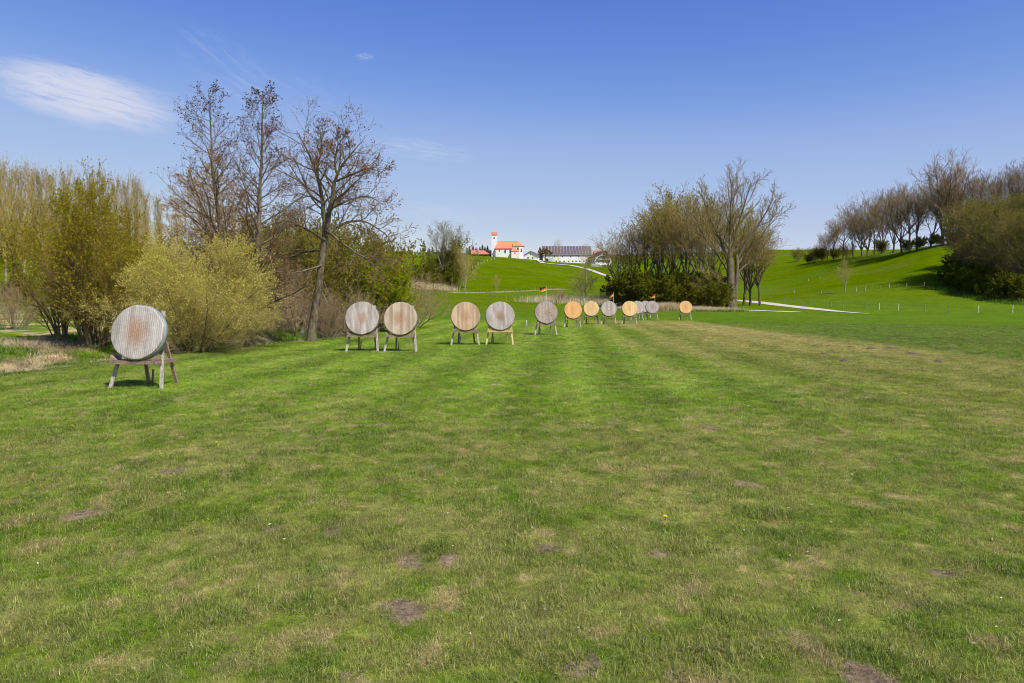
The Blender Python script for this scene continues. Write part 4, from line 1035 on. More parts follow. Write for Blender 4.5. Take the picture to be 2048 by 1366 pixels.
m = MB(); m.add([(0, 0, -3), (6, -2, -3), (6, -2, -1.0), (0, 0, .5), (0, .5, -3), (6, -1.5, -3), (6, -1.5, -1.0), (0, .5, .5)], [(0, 1, 2, 3), (7, 6, 5, 4), (3, 2, 6, 7), (1, 5, 6, 2), (4, 0, 3, 7)])
tag(m.build('retaining_wall', M['stone'], loc=(x, y, z)), 'pale stone retaining wall below the farmhouse', 'wall')

# ================================================================ FENCES
M['post_w'] = surf('post_w', (.40, .37, .31), (.55, .52, .45), 4, .8, bump=0); M['post_g'] = surf('post_g', (.16, .15, .11), (.28, .26, .20), 4, .85, bump=0)
M['wire'] = surf('wire', (.25, .25, .25), (.32, .32, .32), 3, .5, bump=0)
def fence(name, pts, label, hgt=1.1, w=.10, white=(), mats=('post_g', 'post_w')):
    o = empty(name, pts[0]); tag(o, label, 'fence'); b = Vector(pts[0]); rr = random.Random(len(pts))
    tops = []
    for i, p in enumerate(pts):
        q = Vector(p) - b; lx, ly = rr.uniform(-.06, .06), rr.uniform(-.06, .06); wd = w * (1.15 if i in white else 1)
        m = MB(); m.cyl((q.x, q.y, q.z - .3), (q.x + lx, q.y + ly, q.z + hgt), wd / 2, wd / 2 * .9, 8); m.build('post', M[mats[1] if i in white else mats[0]], o, smooth=False)
        tops.append(Vector((q.x + lx * .8, q.y + ly * .8 - w / 2 - .004, q.z + hgt * .88)))
    for f in (0, .42):
        m = MB()
        for a, c in zip(tops[:-1], tops[1:]): m.cyl(a - Vector((0, 0, f)), c - Vector((0, 0, f)), .003, .003, 4)
        m.build('wire', M['wire'], o)
fence('pasture_fence', [at(p, Y) for p, Y in ((1539, 150), (1569, 142), (1587, 137), (1605, 132), (1623, 128.5), (1663, 121), (1686.5, 118), (1732, 113), (1758.5, 110), (1796.5, 106), (1850.6, 102.5), (1898, 99.5), (1956.6, 96), (2025.6, 95), (2100, 92))],
      'post and wire pasture fence just behind the gravel road', 1.1, .14, (8, 9, 12, 13))
fence('field_fence', [hit(p, q, 110) for p, q in ((1515, 586), (1545, 587), (1588, 587), (1643, 588), (1658, 587), (1690, 585), (1713, 583), (1731, 581), (1760, 578), (1779, 575), (1795.5, 575), (1813, 574), (1848, 572))],
      'upper fence crossing the green slope on the right', .85, .16, (2, 3, 6, 7, 9, 11, 12))
fence('hill_fence', [hit(p, q, 150) for p, q in ((933, 586), (947, 586.3), (960.7, 586.3), (975, 587), (1010.5, 585.3), (1033, 583.5), (1070, 581), (1100, 579), (1128.6, 578), (1155, 578))],
      'fence along the foot of the church hill', 1.2, .16, ())
fence('church_fence', [hit(p, q, 260) for p, q in ((935, 545), (940, 541), (945, 538), (950, 535), (956, 532), (962, 529), (968, 526.5), (975, 523.5), (982, 521), (989, 518.5), (997, 516.5))],
      'line of posts climbing the left side of the church hill', 1.3, .20, tuple(range(11)))
fence('skyline_fence', [at(p, 400 + 2 * i) for i, p in enumerate((828, 833, 838, 844, 850, 856, 862, 871, 880))], 'white posts on the skyline left of the church', 1.7, .3, tuple(range(9)))
fence('slope_fence', [hit(p, q, 150) for p, q in ((1600, 566), (1617, 562), (1640, 557), (1672, 551), (1705, 543))], 'few posts scattered in mid slope below the ridge trees', .7, .11, (1, 2))

# ================================================================ TREES AND SHRUBS
def px2(base, pts):
    """photo pixels of a stem -> local coordinates around base (x, y, z) at its depth, with a small depth offset"""
    out = []
    for px, py, dy in pts:
        q = P(px, py, base[1] + dy); out.append((q[0] - base[0], dy, q[2] - base[2]))
    return out
# the two tall alders and the forked one by the ditch
b = at(498, 30.0, 695); pts = px2(b, [(498, 712, 0), (503, 650, 0), (509, 580, .1), (516, 440, .3), (521, 300, .4), (523, 182, .3)])
o = plant('alder_tree', tree_meshes('alder_b', *alder(pts, [.27, .20, .13, .085, .05, .008], 21, 52, .25, .14, 6, 5500), M['alder_bark'], M['twig_alder'], M['bud_alder']), b, 'tall slender alder with cones in its top, middle one of the three by the ditch')
b = at(462, 34.0, 690); pts = px2(b, [(462, 708, 0), (455, 620, 0), (448, 500, .2), (438, 430, .3), (426, 320, .4), (417, 178, .5)])
plant('alder_tree', tree_meshes('alder_a', *alder(pts, [.24, .19, .14, .10, .06, .008], 8, 54, .27, .14, 6, 5500), M['alder_bark'], M['twig_alder'], M['bud_alder']), b, 'tallest alder, left one of the three by the ditch, rising behind the yellow willow')
b = at(620, 34.0, 683)
lim = [([(620, 700, 0), (628, 640, 0), (640, 570, 0), (650, 490, .1), (654, 430, .1), (653, 425, .1)], [.27, .20, .175, .15, .12, .10]),
       ([(652, 475, .1), (648, 425, .15), (640, 375, .2), (630, 345, .5), (612, 305, .6), (590, 262, .6)], [.12, .10, .09, .07, .045, .012]),
       ([(652, 475, .1), (657, 435, 0), (665, 400, -.1), (673, 360, -.4), (690, 330, -.5), (720, 295, -.6), (735, 280, -.6)], [.125, .11, .09, .08, .06, .03, .012]),
       ([(632, 350, .4), (640, 320, .2), (648, 290, .2), (640, 258, .2)], [.06, .045, .03, .01]),
       ([(674, 362, -.4), (700, 350, -.9), (730, 335, -1.2), (756, 345, -1.4)], [.06, .045, .03, .01]),
       ([(675, 350, -.4), (668, 320, -.6), (672, 295, -.8), (690, 275, -.9)], [.05, .04, .025, .01]),
       ([(652, 470, .1), (690, 445, .6), (730, 440, 1.0), (775, 470, 1.2), (792, 500, 1.3)], [.075, .06, .045, .025, .01]),
       ([(650, 480, 0), (610, 455, -.5), (575, 440, -1), (535, 455, -1.4)], [.07, .055, .035, .01]),
       ([(648, 500, 0), (605, 505, .8), (570, 520, 1.2), (545, 545, 1.5)], [.06, .05, .03, .01]),
       ([(651, 460, 0), (700, 500, -1.0), (735, 520, -1.4), (760, 560, -1.6)], [.06, .045, .03, .01]),
       ([(646, 530, 0), (600, 545, -.9), (560, 548, -1.3), (548, 580, -1.4)], [.045, .035, .02, .008]),
       ([(648, 410, 0), (620, 390, 1.0), (590, 350, 1.7), (575, 325, 2)], [.06, .045, .03, .01]),
       ([(654, 420, 0), (700, 400, 1.2), (740, 390, 1.9), (770, 410, 2.2)], [.06, .045, .03, .01])]
limbs = [(px2(b, p), r) for p, r in lim]
tr, cr = spreading(limbs[1:], 33, 12, 8, 6, 0, 14000, .040, .10, .46, tw=.0048, trop=.03, upb=.1)
rng_ = np.random.default_rng(2); T, TR = path(limbs[0][0], limbs[0][1], 18, rng_, .012); tr.insert(0, tubes(T, TR, 12))
plant('alder_tree', tree_meshes('alder_c', tr, cr, M['alder_bark'], M['twig_alder'], M['bud_brown']), b, 'wide forked alder with a leaning trunk, right one of the three by the ditch')

# bushes in front of them
b = at(186, 28.0, 700)
plant('bird_cherry', tree_meshes('bird_cherry', *multistem(41, 5.4, 1.8, 12, 56000, .036, 22, 9, 6, 0, .055, .07, .36, .35, .10, .07, .0032, .12, 1.1, .2), M['alder_bark'], M['twig_dark'], M['leaf_olive']), b,
      'tall multi-stemmed tree in olive young leaf behind the nearest target', 'tree')
b = at(124, 31.0, 700)
plant('bird_cherry', tree_meshes('bird_cherry_b', *multistem(43, 4.6, 1.3, 7, 24000, .036, 18, 8, 6, 0, .05, .07, .34, .30, .12, .07, .0032, .12, 1.2, .2), M['alder_bark'], M['twig_dark'], M['leaf_olive']), b,
      'looser olive-leaved tree at the left edge of the thicket', 'tree')
b = at(268, 31.5, 700)
plant('bird_cherry', tree_meshes('bird_cherry_c', *multistem(47, 4.7, 1.2, 7, 26000, .036, 18, 8, 6, 0, .05, .07, .32, .28, .12, .07, .0032, .12, 1.2, .2), M['alder_bark'], M['twig_dark'], M['leaf_olive']), b,
      'narrow olive-leaved tree behind the yellow willow, left of it', 'tree')
b = at(388, 27.5, 700)
plant('willow_bush', tree_meshes('willow', *multistem(51, 3.95, 2.75, 46, 165000, .027, 20, 9, 6, .35, .032, .04, .36, .45, .18, .06, .0030, .0, 1.6, .35), M['alder_bark'], M['twig_willow'], M['catkin']), b,
      'domed willow bush full of yellow catkins between the nearest target and the alders', 'bush')
# orange twigged birches behind
bir = tree_meshes('birch', *alder([(0, 0, -.3), (.1, 0, 4), (0, .1, 8), (.15, 0, 11.5)], [.17, .12, .06, .01], 61, 46, .24, .2, 7, 20000), M['birch_bark'], M['twig_birch'], M['leaf_orange'])
for px, Y, s, lb in ((432, 44, .92, 'birch with white trunk and orange-brown twigs behind the left alder'), (376, 46, .86, 'orange-twigged birch showing just left of the tallest alder'), (478, 48, .80, 'small orange-twigged birch between the two tall alders'),
                     (348, 50, .74, 'low orange-twigged birch at the left end of the birch group')):
    plant('birch_tree', bir, at(px, Y), lb, 'tree', 'birches behind the alders', px * .7, s)

shr = {
 'green': tree_meshes('shrub_green', *leafy(71, 4.0, 2.2, 34000, .050, 11, .006), M['grey_bark'], M['twig_dark'], M['leaf_spring']),
 'lime': tree_meshes('shrub_lime', *leafy(72, 4.4, 1.5, 60000, .055, 11, .005), M['grey_bark'], M['twig_old'], M['leaf_lime']),
 'bare': tree_meshes('shrub_bare', *multistem(73, 3.6, 2.4, 18, 3000, .045, 14, 7, 5, .15, .04, .05, .38, .5, .15, .08, .0045), M['grey_bark'], M['twig_rose'], M['leaf_tan']),
 'brown': tree_meshes('shrub_brown', *multistem(74, 4.6, 2.6, 13, 26000, .05, 14, 7, 5, 0, .05, .06, .38, .5, .15, .08, .005), M['grey_bark'], M['twig_old'], M['leaf_spring']),
 'dark': tree_meshes('shrub_dark', *leafy(75, 6.0, 3.6, 26000, .20, 12, .012), M['dark_bark'], M['twig_dark'], M['leaf_dark']),
 'mid': tree_meshes('shrub_mid', *leafy(76, 6.0, 3.4, 20000, .17, 12, .012), M['dark_bark'], M['twig_dark'], M['leaf_mid']),
}
def shrub(kind, px, Y, s, lb, sz=None, group=None, rz=None):
    return plant('shrub', shr[kind], at(px, Y), lb, 'shrub', group, px * .37 if rz is None else rz, s, sz)
shrub('lime', 778, 44, 1.12, 'bright lime-green shrub behind the first pair of targets', .92)
shrub('green', 712, 46, 1.3, 'yellow-green leafing shrub left of the lime-green one')
shrub('green', 742, 56, 1.6, 'tall green shrub above and behind the lime-green one')
shrub('bare', 818, 50, .92, 'bare greyish shrub right of the lime-green one', 1.1)
shrub('bare', 585, 42, 1.05, 'pinkish bare shrub between the middle alder and the forked alder', .85)
shrub('bare', 545, 46, .95, 'bare twiggy shrub just right of the middle alder')
shrub('brown', 612, 50, 1.35, 'brown shrub behind the forked alder trunk')
shrub('brown', 555, 56, 1.55, 'large brown-green shrub behind the pinkish one')
shrub('brown', 668, 52, 1.4, 'olive brown shrub just right of the forked alder trunk')
shrub('green', 640, 62, 1.75, 'green shrub mass high behind the forked alder')
shrub('green', 588, 68, 1.9, 'green shrub farthest back between the alders')
shrub('bare', 655, 37.5, .55, 'small bare bush at the foot of the forked alder')
shrub('bare', 712, 40, .7, 'low twiggy bush behind the grey streaked target')
shrub('brown', 500, 50, 1.3, 'brown shrub behind the base of the middle alder')
shrub('brown', 455, 44, .85, 'brown shrub hidden behind the willow bush')
shrub('green', 520, 72, 1.9, 'green shrub on the slope behind the birches')
shrub('bare', 300, 48, .9, 'bare shrub seen through the olive trees')
shrub('mid', 700, 72, .95, 'dull green shrub on the slope right of the forked alder', .8)
shrub('bare', 25, 42, .7, 'grey bare bush at the left edge of the picture', .8)
shrub('dark', 30, 88, .5, 'dark green bush under the poplars at the left')

# poplar row on the left
pops = [tree_meshes('poplar%d' % k, *poplar(80 + k, 20, 64, 5000, .13 + .02 * k, .012), M['pop_bark'], M['twig_pop'], M['leaf_tan']) for k in range(3)]
pl = [(-35, 118, .98), (-8, 122, .95), (14, 118, .97), (32, 124, .98), (50, 120, .97), (72, 126, .98), (92, 122, .96), (112, 128, .98), (138, 124, .96), (163, 128, .95), (190, 126, .95), (216, 130, .96), (238, 127, .93), (258, 131, .94), (278, 128, .92), (296, 132, .86)]
for i, (px, Y, s) in enumerate(pl):
    plant('poplar_tree', pops[i % 3], at(px, Y), 'pale upright poplar, %s from the left of the row' % ORD[i], 'tree', 'poplar row at the left', i * 1.3, s * (.84 + .03 * math.sin(i * 2.2)), s * .95)
plant('poplar_tree', pops[0], at(322, 150), 'single slim poplar apart from the right end of the row', 'tree', None, 2, .75, .82)

# trees at the foot of the church hill
vz = [tree_meshes('broadleaf%d' % k, *vase(90 + k, [18, 17, 18.5, 16, 18, 17][k], [7.4, 5.4, 8.4, 4.6, 6.6, 9.2][k], [.16, .30, .12, .22, .36, .20][k], [6, 5, 7, 5, 6, 5][k], .030, [.30, .24, .34, .22, .30, .30][k], [10, 11, 10, 11, 11, 10][k], 6, 4, lean=[.5, -1.4, .2, 1.8, -.4, -2.2][k], bare=[.18, .3, .14, .22, .3, .12][k]), M['dark_bark'], M['twig_ridge']) for k in range(6)]
gy = tree_meshes('hill_tree', *vase(95, 21, 6.8, .3, 6, .016, .5, 9, 7, 6, 5000, .12, .6), M['grey_bark'], M['twig_grey'], M['leaf_spring'])
plant('hill_tree', gy, at(886, 236), 'tall grey bare tree at the foot of the hill, left of the church', 'tree', None, .5, .98)
ol = tree_meshes('olive_tree', *multistem(96, 15, 5.0, 12, 14000, .20, 14, 7, 4, 0, .12, .06, .36, .8, .12, .07, .014, .15, .9), M['grey_bark'], M['twig_old'], M['leaf_spring'])
plant('olive_tree', ol, at(915, 238), 'bushy olive-green tree right of the tall grey one', 'tree', None, 1, 1.0)
plant('olive_tree', ol, at(872, 242), 'bushy olive-green tree left of the tall grey one', 'tree', None, 3, .75)
shrub('mid', 838, 226, 1.05, 'round green shrub above the reeds, left of the hill trees', 1.0)
shrub('dark', 868, 232, 1.1, 'dark shrub at the foot of the tall grey tree')
shrub('mid', 900, 234, .9, 'green shrub under the bushy olive tree')
shrub('mid', 820, 232, .9, 'green shrub at the left end of the hillside clump')
sap = tree_meshes('sapling', *vase(97, 13, 2.2, .12, 4, .014, .14, 9, 6, 3, 1200, .10, 0, .15), M['pop_bark'], M['twig_pop'], M['leaf_tan'])
plant('young_tree', sap, hit(930, 587, 150), 'slim young tree with pale stem at the left end of the hill fence', 'tree', None, 0, 1.0)
plant('young_tree', sap, hit(994, 586, 150), 'small pale young tree on the hill fence below the church', 'tree', None, 2, .42)
plant('young_tree', sap, hit(1172, 560, 250), 'thin tall young tree on the slope below the barn', 'tree', None, 4, 1.15)
plant('young_tree', sap, hit(1690, 586, 120), 'lone young tree with light stem on the right slope', 'tree', None, 1, .55)
plant('young_tree', sap, at(1116, 446), 'leafless young tree in front of the barn windows', 'tree', None, 1, 1.0)
ft = tree_meshes('fruit_tree', *vase(98, 8, 4.2, .35, 6, .02, .3, 8, 7, 4, 5000, .28), M['dark_bark'], M['twig_old'], M['leaf_tan'])
plant('fruit_tree', ft, at(1090, 428), 'round yellowish fruit tree at the left corner of the barn', 'tree', None, 0, .95)
plant('fruit_tree', ft, at(1180, 432), 'low round tree left of the farmhouse', 'tree', None, 2, .42)
wt = tree_meshes('small_tree', *spreading([([(0, 0, -.2), (-.6, 0, 2.2), (-1.0, 0, 4.4), (-1.2, .2, 6.2)], [.11, .08, .05, .01]), ([(.1, 0, -.2), (.35, .1, 2.4), (.4, 0, 4.6), (.6, 0, 6.6)], [.12, .09, .05, .01]),
      ([(0, .1, -.2), (.9, .5, 2.0), (1.6, .6, 3.6), (2.2, .6, 5.0)], [.07, .05, .03, .01]), ([(0, .1, -.2), (-1.0, .4, 1.6), (-2.0, .4, 3.0), (-2.6, .5, 4.2)], [.06, .04, .03, .01])], 99, 13, 8, 5, 0, 3000, .06, .2, .40, 46, .008, .1), M['pop_bark'], M['twig_rose'], M['leaf_tan'])
plant('small_tree', wt, at(1168, 148), 'small multi-stemmed bare tree among reeds, right of the first flag', 'tree', None, 0, 1.0)
shrub('bare', 1205, 142, .9, 'low bare bush among the reeds right of the small bare tree', .8)
shrub('bare', 1120, 150, .7, 'faint bare bush among the reeds left of the small bare tree', .8)

# spruces on the far skyline
sp = tree_meshes('spruce', *spruce(7), M['dark_bark'], M['twig_dark'], M['needle'])
for i, (px, Y, s) in enumerate(((818, 640, .30), (824, 640, .35), (835, 640, .34), (842, 640, .30), (848, 645, .5), (859, 650, .45), (865, 650, .55), (934, 560, .50), (939, 560, .62), (946, 560, .66), (952, 560, .55), (960, 560, .6), (965, 560, .72), (970, 560, .6), (975, 560, .66), (1080, 520, .55))):
    x, y, z = P(px, 507 + (2 if px > 900 else 0), Y)
    plant('spruce_tree', sp, (x, y, z - .5), 'small dark spruce on the far skyline, %s from the left' % ORD[i] if i < 15 else 'dark spruce tip between the white house and the barn', 'tree', 'far spruces on the skyline', i * 1.1, s, s * .72)

# copse on the right of the targets
big = [([(0, 0, -.6), (-.15, 0, 3.5), (-.35, 0, 7.5), (-.3, 0, 8.5)], [.95, .68, .60, .5]),
       ([(.55, .1, -.6), (.75, .1, 3), (.9, 0, 6.5), (.8, 0, 9)], [.55, .42, .35, .28]),
       ([(-.3, 0, 7), (-1.4, .5, 11), (-3.2, 1, 15), (-4.8, 1.4, 19.5)], [.38, .30, .2, .03]),
       ([(-.3, 0, 7.5), (-.6, -.6, 12), (-.8, -1, 17), (-.4, -1.2, 22)], [.38, .30, .2, .03]),
       ([(-.2, 0, 8), (.8, .6, 12.5), (2.2, 1.0, 17), (3.4, 1.2, 21.5)], [.36, .28, .18, .03]),
       ([(.8, 0, 8), (2.4, -.6, 11.5), (4.8, -1, 15), (6.6, -1, 18.4)], [.30, .24, .16, .03]),
       ([(.8, 0, 7), (3.0, .8, 10), (5.8, 1.4, 12.6), (8.2, 1.6, 16.8)], [.26, .2, .13, .03]),
       ([(-.3, 0, 6), (-2.6, -.8, 9), (-5.2, -1.4, 12), (-7.4, -1.6, 16.5)], [.30, .24, .16, .03]),
       ([(-.3, 0, 5), (-3.0, .6, 6.4), (-6.0, .9, 9.5), (-7.8, 1.0, 12)], [.24, .18, .12, .03]),
       ([(.8, 0, 5.5), (2.6, .8, 7.5), (4.6, .9, 8.6), (6.8, 1.0, 8.2)], [.18, .14, .09, .03]),
       ([(-.2, 0, 9), (.2, 1.6, 13), (.8, 2.6, 17), (1.4, 3, 21)], [.3, .24, .16, .03]),
       ([(-.3, 0, 4), (-2.0, -.8, 4.4), (-4.4, -1.4, 4.0), (-6.2, -1.4, 3.2)], [.15, .11, .08, .02])]
tr, cr = spreading([(p, [v * .68 for v in r[:-1]] + [.02]) for p, r in big[2:]], 111, 14, 8, 5, 0, 9000, .09, .12, .34, 42, .018, .22, .06, .11)
for lm_, s_ in ((big[0], 14), (big[1], 12)):
    T, TR = path(lm_[0], lm_[1], 14, np.random.default_rng(3), .03); tr.append(tubes(T, TR, s_))
plant('old_willow', tree_meshes('old_willow', tr, cr, M['old_bark'], M['twig_old'], M['leaf_mid']), at(1461, 119), 'huge old bare tree with a thick double trunk at the right end of the copse', 'tree')
cop = [tree_meshes('copse%d' % k, *vase(120 + k, 20, [5.5, 6.5, 4.5][k], [.2, .25, .18][k], [8, 7, 6][k], .020, .32, 11, 6, 4, [9000, 2500, 14000][k], .13, [-.6, -.5, .8][k], .25), M['dark_bark'], M['twig_old'], M['leaf_olive' if k != 1 else 'leaf_tan']) for k in range(3)]
cp = [(1240, 146, 1, .70, 'bare rounded tree at the left end of the copse'), (1262, 138, 1, .78, 'second tree from the left end of the copse'), (1292, 140, 1, .90, 'third tree from the left in the copse, brownish crown'),
      (1322, 134, 0, .92, 'olive-tinged tree left of the middle of the copse'), (1345, 142, 2, 1.02, 'tallest yellowish tree in the middle of the copse'), (1372, 136, 0, .98, 'ivy-tinged tree in the middle of the copse'),
      (1400, 130, 1, .95, 'bare tree left of the huge double trunk'), (1425, 138, 2, .96, 'yellowish tree just left behind the huge old tree'), (1500, 132, 0, .70, 'leaning tree right of the huge old tree, nearer the road'),
      (1488, 136, 2, .82, 'thin-stemmed tree close behind the huge old tree'), (1520, 130, 1, .66, 'outermost leaning tree at the right end of the copse')]
for i, (px, Y, k, s, lb) in enumerate(cp):
    plant('copse_tree', cop[k], at(px, Y), lb, 'tree', 'trees of the copse', i * 2.1, s, None, .14 if px > 1490 else (-.06 if i == 0 else 0))
for px, Y, k, s, lb in ((1250, 128, 'dark', .86, 'dark evergreen shrub at the left end of the copse'), (1275, 124, 'dark', .9, 'large dark shrub second from the left in the copse'), (1300, 121, 'mid', .75, 'dull green shrub left in the copse undergrowth'),
      (1322, 123, 'dark', .74, 'dark shrub behind the tall reed clump'), (1348, 119, 'mid', .82, 'mid green shrub in the centre of the undergrowth'), (1372, 122, 'dark', .78, 'dark shrub behind the rightmost orange target'),
      (1398, 118, 'mid', .66, 'green shrub left of the thick double trunk'), (1420, 121, 'dark', .75, 'dark shrub close to the thick double trunk'), (1438, 117, 'mid', .66, 'fresh green shrub touching the thick double trunk'),
      (1290, 130, 'mid', .95, 'taller shrub at the back of the copse, left'), (1340, 130, 'dark', .9, 'taller dark shrub at the back of the copse, middle'), (1392, 130, 'mid', .9, 'taller shrub at the back of the copse, right')):
    shrub(k, px, Y, s, lb, None, 'undergrowth of the copse')

# ridge row on the right
rd = [(1642, 292, .55), (1652, 288, .66), (1665, 284, .80), (1684, 276, .92), (1704, 268, .98), (1721, 262, 1.0), (1733, 258, .95), (1746, 252, 1.05), (1762, 244, 1.05), (1783, 234, 1.02), (1800, 226, 1.0),
      (1816, 220, 1.05), (1830, 216, 1.06), (1857, 209, 1.12), (1880, 205, 1.10), (1893, 207, 1.10), (1904, 203, 1.08), (1937, 198, 1.05), (1972, 200, 1.0), (2000, 204, .98), (2030, 200, 1.05), (2060, 196, 1.1)]
for i, (px, Y, s) in enumerate(rd):
    plant('ridge_tree', vz[(i * 5 + i // 3) % 6], at(px, Y), 'bare tree of the ridge row, %s from its left end' % ORD[i], 'tree', 'bare trees along the ridge', i * 1.9 + .4, s * (1 + .07 * math.sin(i * 5.1)), None, .05 * math.sin(i * 3))
for i, (px, Y, k, s, lb) in enumerate(((1593, 330, 'brown', 1.1, 'lone round bush on the crest left of the ridge row'), (1616, 300, 'mid', .62, 'first low bush left of the ridge row'), (1628, 298, 'brown', 1.2, 'second low bush left of the ridge row'),
      (1640, 293, 'mid', .8, 'green bush at the left foot of the ridge row'), (1668, 284, 'mid', .65, 'bush under the left third of the ridge row'), (1692, 272, 'brown', 1.0, 'brown bush under the leaning ridge tree'),
      (1760, 245, 'mid', .68, 'bright bush at the middle of the ridge row'), (1812, 223, 'mid', .55, 'green bush right of the middle of the ridge row'), (1835, 216, 'mid', .55, 'green bush under the tall ridge trees'), (1870, 206, 'dark', .5, 'dark bush under the tallest ridge trees'), (1900, 204, 'dark', .5, 'dark bush right of the tallest ridge trees'))):
    shrub(k, px, Y, s, lb)

# wood at the right edge
wd = [tree_meshes('wood%d' % k, *vase(140 + k, 17, [5.5, 4.8][k], .16, 8, .020, .30, 12, 8, 5, [7000, 5000][k], .16, 0, .12), M['grey_bark'], M['twig_dark'], M['leaf_mid']) for k in range(2)]
wl = [(1932, 152, 1.06), (1948, 146, 1.08), (1962, 155, 1.12), (1975, 140, 1.0), (1992, 150, 1.0), (2005, 134, .88), (2022, 142, .98), (2036, 128, .92), (2050, 136, 1.0), (2072, 126, 1.0), (2100, 132, 1.05), (1985, 162, 1.05), (2015, 165, 1.08), (2045, 160, 1.1), (1955, 165, .9)]
for i, (px, Y, s) in enumerate(wl):
    plant('wood_tree', wd[i % 2], at(px, Y), 'dense brown tree of the wood at the right edge, %s' % (['outermost on the slope', 'second from the field', 'behind the second one', 'with a low front crown', 'tall one in the middle', 'front row, over the fence corner', 'tall one behind the front row', 'right of the front row', 'half cut by the picture edge', 'beyond the right edge', 'far beyond the right edge', 'at the back, left', 'at the back, middle', 'at the back, right', 'highest on the slope'][i]), 'tree', 'trees of the wood at the right edge', i * 2.3, s * .86)
for i, (px, Y, k, s, lb) in enumerate(((1905, 150, 'dark', .62, 'dark shrub at the tip of the wood'), (1918, 146, 'dark', .7, 'second dark shrub at the tip of the wood'), (1930, 142, 'dark', .8, 'dark shrub at the left flank of the wood'), (1948, 138, 'mid', .62, 'green shrub on the front edge of the wood'), (1962, 134, 'dark', .8, 'dark shrub in the front edge of the wood'),
      (1980, 131, 'dark', .72, 'dark shrub under the low front crown'), (2002, 127, 'mid', .62, 'green shrub at the bottom of the wood'), (2024, 123, 'dark', .7, 'dark shrub at the bottom right of the wood'), (2045, 120, 'mid', .7, 'green shrub at the picture edge'), (1940, 156, 'dark', 1.1, 'tall dark evergreen mass high in the wood'), (1968, 150, 'dark', 1.2, 'tall dark evergreen mass in the middle of the wood'), (2000, 146, 'dark', 1.3, 'tall dark evergreen mass right in the wood'), (2030, 140, 'dark', 1.25, 'tall dark evergreen mass at the picture edge'))):
    shrub(k, px, Y, s, lb)
plant('spruce_tree', sp, at(1962, 160), 'dark spruce inside the wood at the right edge', 'tree', None, 0, .9)
plant('spruce_tree', sp, at(1936, 156), 'dark spruce at the upper left flank of the wood', 'tree', None, 2, .92)
plant('spruce_tree', sp, at(1985, 147), 'dark spruce between the tall middle trees of the wood', 'tree', None, 3, 1.0)
plant('spruce_tree', sp, at(2012, 150), 'dark spruce deeper in the wood near the picture edge', 'tree', None, 1, .85)

# ================================================================ LIGHT, SKY, CAMERA
EXPO = .30
sunv = Vector((.52, -.58, 1.0)).normalized()
sd = bpy.data.lights.new('sun', 'SUN'); sd.energy = 4.8; sd.angle = R(.5); sd.color = (1.0, .955, .88)
so_ = bpy.data.objects.new('sun', sd); COL.objects.link(so_); so_.rotation_euler = (-sunv).to_track_quat('-Z', 'Y').to_euler(); so_.location = (20, -20, 40)
w = bpy.data.worlds.new('World'); sc.world = w; w.use_nodes = True; nt = w.node_tree; nt.nodes.clear()
out = nt.nodes.new('ShaderNodeOutputWorld'); bg = nt.nodes.new('ShaderNodeBackground'); sky = nt.nodes.new('ShaderNodeTexSky')
sky.sky_type = 'NISHITA'; sky.sun_disc = False; sky.sun_elevation = math.asin(sunv.z); sky.sun_rotation = math.atan2(sunv.x, sunv.y)
sky.altitude = 600; sky.air_density = 1.0; sky.dust_density = .6; sky.ozone_density = 3.0
bg.inputs['Strength'].default_value = .12
tc = nt.nodes.new('ShaderNodeTexCoord'); sx = nt.nodes.new('ShaderNodeSeparateXYZ'); L(nt, tc.outputs['Generated'], sx.inputs[0])
A = mathn(nt, 'DIVIDE', sx.outputs['X'], mathn(nt, 'MAXIMUM', sx.outputs['Y'], .01)); B = mathn(nt, 'DIVIDE', sx.outputs['Z'], mathn(nt, 'MAXIMUM', sx.outputs['Y'], .01))
cxy = nt.nodes.new('ShaderNodeCombineXYZ'); L(nt, A, cxy.inputs[0]); L(nt, B, cxy.inputs[1])
def cloud(px, py, rx, ry, rot, amt, nscale, thr, stretch):
    q = P(px, py, 1.0); ca, cb = q[0], q[2] - CAMH
    mp = nt.nodes.new('ShaderNodeMapping'); mp.vector_type = 'TEXTURE'; mp.inputs['Location'].default_value = (ca, cb, 0); mp.inputs['Rotation'].default_value = (0, 0, R(rot)); mp.inputs['Scale'].default_value = (rx / F, ry / F, 1)
    L(nt, cxy.outputs[0], mp.inputs['Vector']); 
    wob = nt.nodes.new('ShaderNodeTexNoise'); wob.inputs['Scale'].default_value = 1.6; wob.inputs['Detail'].default_value = 4; L(nt, mp.outputs[0], wob.inputs['Vector'])
    vm = nt.nodes.new('ShaderNodeVectorMath'); vm.operation = 'MULTIPLY_ADD'; L(nt, wob.outputs['Color'], vm.inputs[0]); vm.inputs[1].default_value = (.5, .7, 0); vm.inputs[2].default_value = (-.25, -.35, 0)
    va = nt.nodes.new('ShaderNodeVectorMath'); va.operation = 'ADD'; L(nt, mp.outputs[0], va.inputs[0]); L(nt, vm.outputs[0], va.inputs[1])
    ln = nt.nodes.new('ShaderNodeVectorMath'); ln.operation = 'LENGTH'; L(nt, va.outputs[0], ln.inputs[0])
    body = mathn(nt, 'SUBTRACT', 1, ramp(nt, ln.outputs['Value'], .35, 1.05))
    st = noise(nt, scalev(nt, va.outputs[0], stretch), nscale, 8, .62, .4)
    return mathn(nt, 'MULTIPLY', mathn(nt, 'MULTIPLY', body, ramp(nt, st, thr, thr + .3)), amt)
cl = None
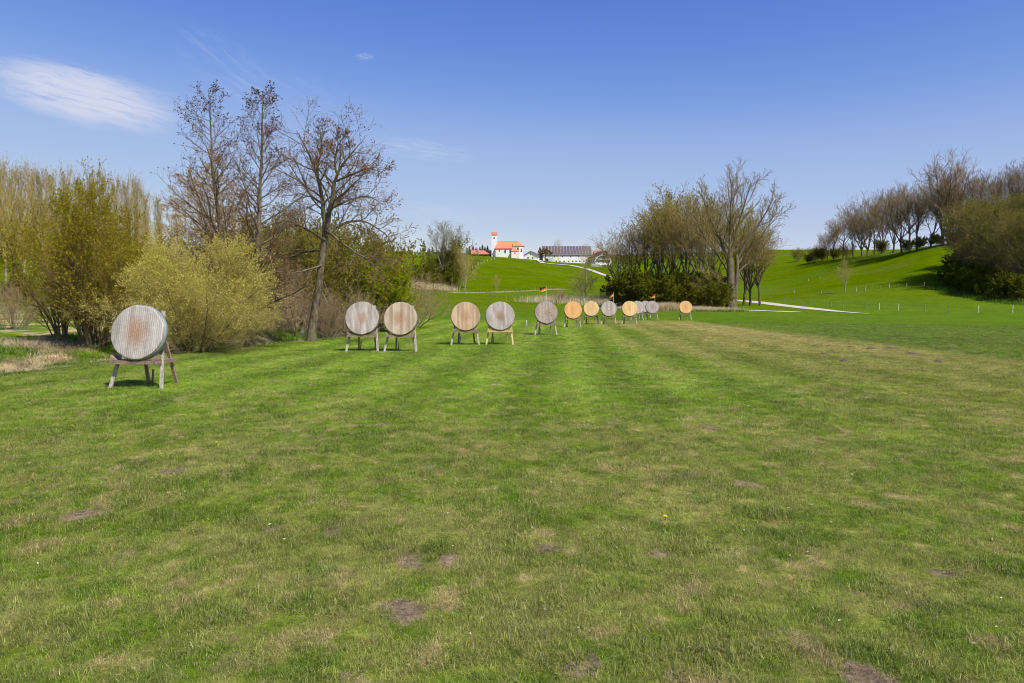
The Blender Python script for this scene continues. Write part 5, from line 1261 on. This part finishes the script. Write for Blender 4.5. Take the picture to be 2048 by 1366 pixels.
for c in ((170, 192, 225, 62, -14, .88, 2.6, .24, (.55, 2.6, 1)), (30, 160, 120, 40, -20, .5, 2.5, .35, (.8, 3, 1)), (480, 150, 180, 60, -35, .16, 2.4, .4, (.7, 2.5, 1)), (850, 300, 120, 24, -8, .30, 2.5, .35, (.8, 2, 1)),
          (885, 425, 90, 16, -10, .25, 2.4, .38, (.8, 2, 1)), (730, 113, 24, 9, 0, .22, 2.5, .3, (1, 1, 1)), (1930, 332, 70, 9, 0, .22, 2.4, .35, (.7, 2, 1)), (620, 190, 170, 50, -20, .10, 2.3, .4, (.8, 2, 1))):
    k = cloud(*c); cl = k if cl is None else mathn(nt, 'MAXIMUM', cl, k)
sp3 = nt.nodes.new('ShaderNodeSeparateColor'); L(nt, sky.outputs[0], sp3.inputs[0]); cb3 = nt.nodes.new('ShaderNodeCombineColor')
for ch, (gain, pw) in enumerate(((1.50, 1.365), (1.0, 1.087), (.84, .33))):      # deeper spring blue overhead, pale rim
    L(nt, mathn(nt, 'MULTIPLY', mathn(nt, 'POWER', mathn(nt, 'MULTIPLY', sp3.outputs[ch], .12), pw), gain), cb3.inputs[ch])
cu = nt.nodes.new('ShaderNodeRGBCurve')
for ch, pts_ in enumerate((((.102, .105), (.144, .168), (.227, .325), (.397, .455), (.515, .525)), ((.212, .220), (.275, .312), (.381, .465), (.546, .575), (.638, .635)), ((.636, .655), (.679, .725), (.73, .785), (.77, .80), (.79, .80)))):
    cv = cu.mapping.curves[ch]
    for p_ in pts_: cv.points.new(*p_)
cu.mapping.update(); L(nt, cb3.outputs[0], cu.inputs['Color'])
vs_ = nt.nodes.new('ShaderNodeVectorMath'); vs_.operation = 'SCALE'; L(nt, cu.outputs[0], vs_.inputs[0]); vs_.inputs['Scale'].default_value = 1 / .12 / 2 ** EXPO
tint = vs_.outputs[0]
col = mixc(nt, cl, tint, (4.6, 4.8, 5.7))
L(nt, col, bg.inputs['Color']); L(nt, bg.outputs[0], out.inputs[0])

cam = bpy.data.cameras.new('camera'); co = bpy.data.objects.new('camera', cam); COL.objects.link(co); sc.camera = co
co.location = (0, 0, CAMH); co.rotation_euler = (math.pi / 2 - PITCH, 0, 0); cam.sensor_width = 36; cam.lens = 36 * F / 2048
cam.clip_end = 5000; cam.clip_start = .05
sc.view_settings.view_transform = 'Standard'; sc.view_settings.look = 'None'; sc.view_settings.gamma = 1; sc.view_settings.exposure = EXPO
sc.cycles.filter_width = 1.05; sc.cycles.max_bounces = 5; sc.cycles.diffuse_bounces = 2; sc.cycles.glossy_bounces = 2; sc.cycles.transmission_bounces = 3; sc.cycles.transparent_max_bounces = 8
